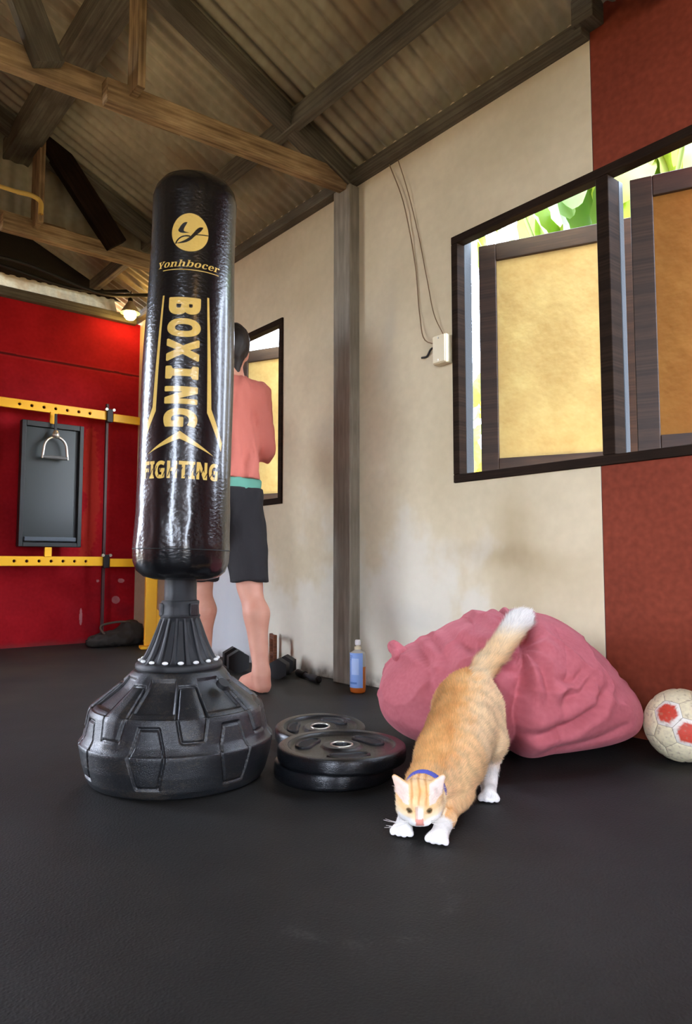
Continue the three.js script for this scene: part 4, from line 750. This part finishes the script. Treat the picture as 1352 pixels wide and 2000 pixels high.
// ------------------------------------------------------------------ cat stretching in a play bow
{
  const o = thing('cat', 'ginger and white cat bowing on its forepaws before the bean bag, tail up', 'cat', C(0.25, 0, 1.8), -YAW);
  const K = (X, h, F) => V(X - 0.25, h, -(F - 1.8));
  const rump = K(0.325, 0.222, 1.945), hipS = K(0.335, 0.235, 1.965), mid = K(0.292, 0.165, 1.855), rib = K(0.252, 0.118, 1.775), sho = K(0.215, 0.078, 1.70), nek = K(0.185, 0.083, 1.65), hd = K(0.16, 0.074, 1.60);
  const pawR = K(0.197, 0.017, 1.565), pawL = K(0.125, 0.017, 1.61), elbR = K(0.262, 0.055, 1.705), wriR = K(0.222, 0.036, 1.615), elbL = K(0.165, 0.05, 1.72), wriL = K(0.14, 0.036, 1.655);
  const hipRt = K(0.368, 0.2, 1.94), kneR = K(0.376, 0.135, 1.885), hocR = K(0.378, 0.075, 1.915), pawHR = K(0.356, 0.018, 1.835), metR = K(0.366, 0.03, 1.885);
  const hipLt = K(0.285, 0.2, 1.97), kneL = K(0.265, 0.13, 1.92), hocL = K(0.27, 0.075, 1.97), pawHL = K(0.26, 0.018, 1.89), metL = K(0.265, 0.03, 1.94);
  const tl = [K(0.352, 0.272, 1.985), K(0.385, 0.31, 2.005), K(0.425, 0.35, 2.02), K(0.458, 0.392, 2.03), K(0.482, 0.426, 2.035), K(0.502, 0.436, 2.03)];
  const body = (p) => {
    let d = cap(p, rump, mid, 0.07, 0.077); d = smin(d, cap(p, mid, rib, 0.077, 0.074), 0.04); d = smin(d, cap(p, rib, sho, 0.073, 0.06), 0.05); d = smin(d, cap(p, sho, nek, 0.054, 0.044), 0.04); d = smin(d, cap(p, nek, hd, 0.042, 0.036), 0.03);
    d = smin(d, cap(p, hipS, rump, 0.06, 0.066), 0.05);
    d = smin(d, cap(p, K(0.25, 0.075, 1.71), elbR, 0.036, 0.026), 0.03); d = smin(d, cap(p, elbR, wriR, 0.025, 0.018), 0.02); d = smin(d, cap(p, wriR, pawR, 0.0175, 0.019), 0.015);
    d = smin(d, cap(p, K(0.18, 0.075, 1.72), elbL, 0.034, 0.025), 0.03); d = smin(d, cap(p, elbL, wriL, 0.024, 0.018), 0.02); d = smin(d, cap(p, wriL, pawL, 0.0175, 0.018), 0.015);
    for (const [h, k, c, m, q] of [[hipRt, kneR, hocR, metR, pawHR], [hipLt, kneL, hocL, metL, pawHL]]) { let e = cap(p, h, k, 0.05, 0.036); e = smin(e, cap(p, k, c, 0.032, 0.021), 0.025); e = smin(e, cap(p, c, m, 0.02, 0.019), 0.015); e = smin(e, cap(p, m, q, 0.018, 0.018), 0.015); d = smin(d, e, 0.03); }
    // toes
    for (const [q, w, f] of [[pawR, wriR, -1], [pawL, wriL, -1], [pawHR, metR, 1], [pawHL, metL, 1]]) { const dir = q.clone().sub(w).setY(0).normalize(), sd = V(-dir.z, 0, dir.x); for (let k = 0; k < 4; k++) { const s = (k - 1.5) * 0.0115, b = q.clone().addScaledVector(sd, s * 0.8).addScaledVector(dir, 0.004), e = q.clone().addScaledVector(sd, s * 1.12).addScaledVector(dir, 0.02 - Math.abs(k - 1.5) * 0.0035); b.y = 0.016; e.y = 0.0105; d = smin(d, cap(p, b, e, 0.0085, 0.0078), 0.0025); } }
    for (let k = 1; k < tl.length; k++) d = smin(d, cap(p, tl[k - 1], tl[k], 0.03 - k * 0.0005, 0.029 - k * 0.0008), 0.025);
    return d + 0.0018 * n3(p.x * 60, p.y * 60, p.z * 60);
  };
  // head pitched down: fw = the way the face looks
  const fw = V(-0.10, -0.42, 0.86).normalize(), sdx = V(1, 0.03, 0.12).normalize(), up = sdx.clone().cross(fw).negate().normalize(); if (up.y < 0) up.negate();
  const H = (s, u, f) => hd.clone().addScaledVector(sdx, s).addScaledVector(up, u).addScaledVector(fw, f);
  const head = (p) => {
    let d = smin(cap(p, H(-0.01, 0.004, -0.006), H(0.01, 0.004, -0.006), 0.0385, 0.0385), cap(p, H(0, 0.0, 0.0), H(0, -0.006, 0.02), 0.036, 0.024), 0.02);
    d = smin(d, cap(p, H(-0.024, -0.014, 0.006), H(0.024, -0.014, 0.006), 0.023, 0.023), 0.02);                 // cheeks
    d = smin(d, cap(p, H(0, 0.004, 0.028), H(0, -0.009, 0.046), 0.0105, 0.0085), 0.012);                         // bridge and nose
    for (const s of [-1, 1]) { d = smin(d, cap(p, H(s * 0.008, -0.018, 0.036), H(s * 0.013, -0.02, 0.031), 0.0115, 0.0125), 0.006); d = smin(d, cap(p, H(s * 0.012, 0.019, 0.027), H(s * 0.028, 0.015, 0.021), 0.0075, 0.0065), 0.01); }
    d = smin(d, cap(p, H(0, -0.03, 0.026), H(0, -0.028, 0.03), 0.0085, 0.0085), 0.008);
    for (const s of [-1, 1]) { const r = p.clone().sub(H(s * 0.0205, 0.0065, 0.0355)); d = Math.max(d, -(Math.hypot(r.dot(sdx) / 0.0078, (r.dot(up) - 0.12 * s * r.dot(sdx)) / 0.0034, r.dot(fw) / 0.0075) - 1) * 0.0034); }               // eye sockets
    for (const s of [-1, 1]) { const tip = H(s * 0.052, 0.055, -0.014); let e = Math.min(cap(p, H(s * 0.018, 0.034, -0.004), tip, 0.006, 0.0025), cap(p, H(s * 0.043, 0.016, -0.006), tip, 0.006, 0.0025)); e = smin(e, cap(p, H(s * 0.032, 0.026, -0.014), tip, 0.012, 0.003), 0.012); d = smin(d, e, 0.008); }
    return d + 0.0008 * n3(p.x * 120, p.y * 120, p.z * 120);
  };
  const gB = surfaceNets(body, V(-0.17, -0.002, -0.29), V(0.31, 0.48, 0.29), 0.0034), gH = surfaceNets(head, hd.clone().add(V(-0.1, -0.075, -0.075)), hd.clone().add(V(0.1, 0.09, 0.085)), 0.0022);
  for (const g of [gB]) { const q = g.attributes.position; for (let i = 0; i < q.count; i++) q.setY(i, Math.max(0.001, q.getY(i))); }
  const g = mergeGeometries([gB, gH]);
  const or = lin(243, 188, 116), dk = lin(216, 142, 72), cr = lin(250, 228, 188), wh = lin(244, 240, 234), pk = lin(238, 190, 178), gy = lin(196, 166, 122);
  const spine = [hipS, rump, mid, rib, sho, nek, hd];
  const fur = (p, n) => {
    const dh = p.distanceTo(hd), inHead = dh < 0.06 || (dh < 0.1 && p.clone().sub(hd).dot(up) > 0.022 && p.clone().sub(hd).dot(fw) > -0.04);
    const q = fbm(p.x * 16, p.y * 16, p.z * 16, 4), q2 = fbm(p.x * 50, p.y * 50, p.z * 50, 2);
    let c = mix3(or, cr, clamp(0.3 + q * 1.1));
    // saddle darker, flanks and belly pale, with faint mackerel bands
    let best = 9, along = 0; for (let i = 1; i < spine.length; i++) { const a = spine[i - 1], b = spine[i], ab = b.clone().sub(a), t = clamp(p.clone().sub(a).dot(ab) / ab.lengthSq()), d = p.distanceTo(a.clone().addScaledVector(ab, t)); if (d < best) { best = d; along = i + t; } }
    const upf = n.y * 0.7 - n.x * 0.5; const saddle = sst(0.1, 0.75, upf + q * 0.5);
    c = mix3(cr, mix3(or, dk, clamp(0.15 + q * 1.6)), (p.z > 0.06 ? 0.6 : 0.35) + (p.z > 0.06 ? 0.4 : 0.65) * saddle);
    c = mix3(c, gy, 0.5 * clamp(Math.sin(along * 17 + q * 6)) * sst(-0.2, 0.4, n.x) * sst(0.05, 0.12, p.y));
    c = mix3(c, dk, 0.3 * clamp(Math.sin(along * 19 + q * 7) - 0.2) * saddle);
    const tt = tl[0].y; if (p.y > 0.285 && p.x > 0.08) { const t = clamp((p.y - 0.29) / 0.15); c = mix3(mix3(or, cr, 0.55 + q), cr, t); c = mix3(c, gy, 0.45 * clamp(Math.sin(p.y * 190 + q * 3)) * (1 - t)); c = mix3(c, wh, sst(0.375, 0.43, p.y)); }
    // white socks
    const dp = Math.min(p.distanceTo(pawR), p.distanceTo(pawL)); if (!inHead || dp < 0.03) c = mix3(c, wh, sst(0.047, 0.035, dp + 0.01 * q));
    if (p.z < 0.03 && p.y < 0.12 && (p.distanceTo(pawHR) < 0.14 || p.distanceTo(pawHL) < 0.14)) c = mix3(c, wh, sst(0.1, 0.06, p.y + 0.03 * q));
    if (inHead && dp > 0.028) {
      const r = p.clone().sub(hd), s = r.dot(sdx), u = r.dot(up), f = r.dot(fw);
      c = mix3(or, cr, clamp(0.35 + q)); c = mix3(c, dk, 0.75 * clamp(Math.cos(s * 420 + q * 5)) * sst(0.012, 0.03, u) * sst(0.03, 0.016, Math.abs(s)));
      c = mix3(c, cr, sst(0.012, -0.004, u) * 0.8);
      c = mix3(c, wh, sst(0.011, 0.005, Math.abs(s) - 0.004 * q) * sst(0.024, 0.012, u) * sst(0.005, 0.02, f)); c = mix3(c, wh, sst(-0.002, -0.012, u) * sst(0.012, 0.024, f)); c = mix3(c, wh, sst(-0.02, -0.03, u) * 0.8);
      if (f > 0.048 && u < 0.0 && Math.abs(s) < 0.008) c = lin(226, 150, 132);
      else if (f > 0.03 && Math.abs(s + 0.006) < 0.004 && u > -0.008 && u < 0.02) c = mix3(c, lin(196, 140, 108), 0.6);
      if (u > 0.02 && Math.abs(s) > 0.022 && n.dot(fw) > 0.25) c = mix3(mix3(pk, cr, 0.35), wh, 0.35 + q);
      for (const e of [-1, 1]) { const de = p.distanceTo(H(e * 0.0205, 0.0085, 0.033)); if (de < 0.0085) c = mix3(c, lin(120, 84, 48), sst(0.0085, 0.006, de)); }
    }
    const j = 1 + 0.22 * q2; return [c[0] * j, c[1] * j, c[2] * j];
  };
  colourise(g, fur); part('body', g, std({ vertexColors: true, roughness: 0.85 }), o);
  for (const s of [-1, 1]) { const e = part('eye', new THREE.SphereGeometry(0.0058, 16, 12), phy({ color: rgb(92, 84, 52), roughness: 0.12, clearcoat: 1 }), o, H(s * 0.0205, 0.0062, 0.0288)); part('pupil', new THREE.SphereGeometry(0.0026, 12, 8).scale(0.5, 1, 1), std({ color: rgb(14, 12, 10), roughness: 0.15 }), e, fw.clone().multiplyScalar(0.0038)); }
  // blue collar round the neck
  { const ax = hd.clone().sub(nek).normalize(), ctr = nek.clone().lerp(hd, 0.28).add(V(0, 0.004, 0)), t = new THREE.TorusGeometry(0.0455, 0.0042, 8, 60); t.scale(1, 1, 1.7); t.applyQuaternion(new THREE.Quaternion().setFromUnitVectors(V(0, 0, 1), ax)); part('collar', t, std({ color: rgb(74, 82, 176), roughness: 0.6 }), o, ctr); }
  // whiskers
  { const w = [], R = rng(3); for (const s of [-1, 1]) for (let k = 0; k < 6; k++) { const a = H(s * 0.016, -0.014 - 0.003 * (k % 3), 0.036), L = 0.05 + 0.015 * R(), b = a.clone().addScaledVector(sdx, s * L * 0.6).addScaledVector(fw, 0.01).addScaledVector(up, (k - 3) * 0.004), c = a.clone().addScaledVector(sdx, s * L).addScaledVector(up, (k - 3) * 0.006 - 0.006); w.push(tube([a, b, c], 0.0004, 8, 4)); } part('whiskers', mergeGeometries(w), std({ color: rgb(240, 236, 228), roughness: 0.4 }), o).userData.kind = 'stuff'; }
  // short coat of hairs, each a sliver lying back along the body
  {
    const R = rng(17), P = g.attributes.position, N = g.attributes.normal, CC = g.attributes.color, ix = g.index.array, pos = [], nor = [], col = [], a = V(0, 0, 0), b = V(0, 0, 0), c = V(0, 0, 0), nn = V(0, 0, 0);
    const areas = []; let tot = 0; for (let i = 0; i < ix.length; i += 3) { a.fromBufferAttribute(P, ix[i]); b.fromBufferAttribute(P, ix[i + 1]); c.fromBufferAttribute(P, ix[i + 2]); tot += b.clone().sub(a).cross(c.clone().sub(a)).length() / 2; areas.push(tot); }
    for (let k = 0, i = 0; k < 70000; k++) {
      const r = R() * tot; let lo = 0, hi = areas.length - 1; while (lo < hi) { const m = (lo + hi) >> 1; if (areas[m] < r) lo = m + 1; else hi = m; } i = lo * 3;
      let u = R(), v = R(); if (u + v > 1) { u = 1 - u; v = 1 - v; } const w = 1 - u - v;
      a.fromBufferAttribute(P, ix[i]).multiplyScalar(u).addScaledVector(b.fromBufferAttribute(P, ix[i + 1]), v).addScaledVector(c.fromBufferAttribute(P, ix[i + 2]), w); nn.fromBufferAttribute(N, ix[i]);
      const dh = a.distanceTo(hd), onHead = dh < 0.062; if (a.y < 0.012 || (dh < 0.1 && a.clone().sub(hd).dot(up) > 0.036 && a.clone().sub(hd).dot(fw) > -0.04) || (a.clone().sub(hd).dot(fw) > 0.024 && onHead)) continue;
      const back = a.y > 0.285 && a.x > 0.08 ? V(0.6, 0.75, -0.2) : onHead ? fw.clone().negate() : a.y < 0.07 ? V(0, -1, 0.1) : V(0.25, 0.35, -0.9); const L = (onHead ? 0.006 : a.y > 0.285 && a.x > 0.08 ? 0.016 : a.y < 0.05 ? 0.005 : 0.011) * (0.6 + 0.8 * R());
      const dirv = back.addScaledVector(nn, -back.dot(nn)).normalize().multiplyScalar(0.82).addScaledVector(nn, 0.4).add(V(R() - 0.5, R() - 0.5, R() - 0.5).multiplyScalar(0.35)).normalize(), sd = dirv.clone().cross(nn).normalize().multiplyScalar(0.0006);
      const e = a.clone().addScaledVector(dirv, L), m = 0.82 + 0.36 * R();
      for (const q of [a.clone().add(sd), e, a.clone().sub(sd)]) { pos.push(q.x, q.y, q.z); nor.push(nn.x, nn.y, nn.z); col.push(CC.getX(ix[i]) * m, CC.getY(ix[i]) * m, CC.getZ(ix[i]) * m); }
    }
    const gf = new THREE.BufferGeometry(); gf.setAttribute('position', new THREE.Float32BufferAttribute(pos, 3)); gf.setAttribute('normal', new THREE.Float32BufferAttribute(nor, 3)); gf.setAttribute('color', new THREE.Float32BufferAttribute(col, 3));
    part('fur', gf, std({ vertexColors: true, roughness: 0.8, side: THREE.DoubleSide }), o).userData.kind = 'stuff';
  }
}

// ------------------------------------------------------------------ outside: yard and the plants by the windows
{
  const y = struct('ground_outside');
  const tex = texData(256, 256, (u, v) => { const n = fbm(u * 8, v * 8, 131, 4) * 40 + fbm(u * 40, v * 40, 132, 2) * 30; return [150 + n, 128 + n, 84 + n * 0.8]; });
  part('yard', boxUV(new THREE.BoxGeometry(60, 0.1, 60)), std({ map: rep(tex, 0.3, 0.3), roughness: 0.95 }), y, [0, -0.2, 0]);
}
function leafShape(L, W, droop, fold) {
  const g = new THREE.PlaneGeometry(1, 1, 6, 12), p = g.attributes.position;
  for (let i = 0; i < p.count; i++) { const s = p.getX(i) * 2, t = p.getY(i) + 0.5, w = W * Math.pow(Math.sin(Math.PI * clamp(0.04 + t * 0.96)), 0.7) * (1 - 0.35 * t); p.setXYZ(i, s * w, L * t * (1 - 0.15 * t), -droop * L * t * t + fold * Math.abs(s) * w + 0.01 * Math.sin(t * 40) * Math.abs(s)); }
  g.computeVertexNormals(); return g;
}
const leafMats = [[120, 148, 44], [150, 162, 56], [176, 150, 16], [86, 124, 40]].map(([r, g, b]) => phy({ color: rgb(r, g, b), roughness: 0.7, transmission: 0.5, thickness: 0, side: THREE.DoubleSide }));
const stemMat = std({ color: rgb(96, 110, 50), roughness: 0.8 });
function plant(name, label, pos, n, size, spread, mats, seed, base) {
  const R = rng(seed), o = thing(name, label, 'plant', pos, 0), shapes = [leafShape(size, size * 0.24, 0.5, 0.25), leafShape(size * 0.8, size * 0.22, 0.8, 0.2), leafShape(size * 1.1, size * 0.2, 0.3, 0.35)];
  for (let k = 0; k < n; k++) {
    const a = R() * 6.28, h = base + R() * spread.y, tilt = 0.3 + R() * 1.0, b = V(Math.sin(a) * spread.x * R(), h, Math.cos(a) * spread.z * R());
    part('leaf', shapes[k % 3], mats[k % mats.length], o, b, [tilt * Math.cos(a) , a, -0.3 + 0.6 * R()]);
  }
  for (let k = 0; k < 4; k++) { const a = k * 1.7 + R(); part('stem', tube([V(0.05 * Math.sin(a), -0.15, 0.05 * Math.cos(a)), V(0.1 * Math.sin(a), base * 0.6, 0.1 * Math.cos(a)), V(spread.x * 0.6 * Math.sin(a), base + spread.y * 0.7, spread.z * 0.6 * Math.cos(a))], 0.012, 16, 6), stemMat, o); }
}
plant('leafy_plant', 'tall broad-leaved lime green plant outside the top of the large window', [3.45, 0, -1.9], 64, 0.6, { x: 0.5, y: 0.75, z: 1.0 }, [leafMats[0], leafMats[1], leafMats[0], leafMats[3]], 21, 2.1);
plant('leafy_plant', 'yellow-green bush outside the left edge of the large window', [3.3, 0, -2.85], 70, 0.22, { x: 0.35, y: 1.45, z: 0.4 }, [leafMats[2], leafMats[1], leafMats[2], leafMats[0]], 22, 0.3);

scene.traverse((q) => { if (q.isMesh) { q.castShadow = true; q.receiveShadow = true; } });
renderer.render(scene, camera);
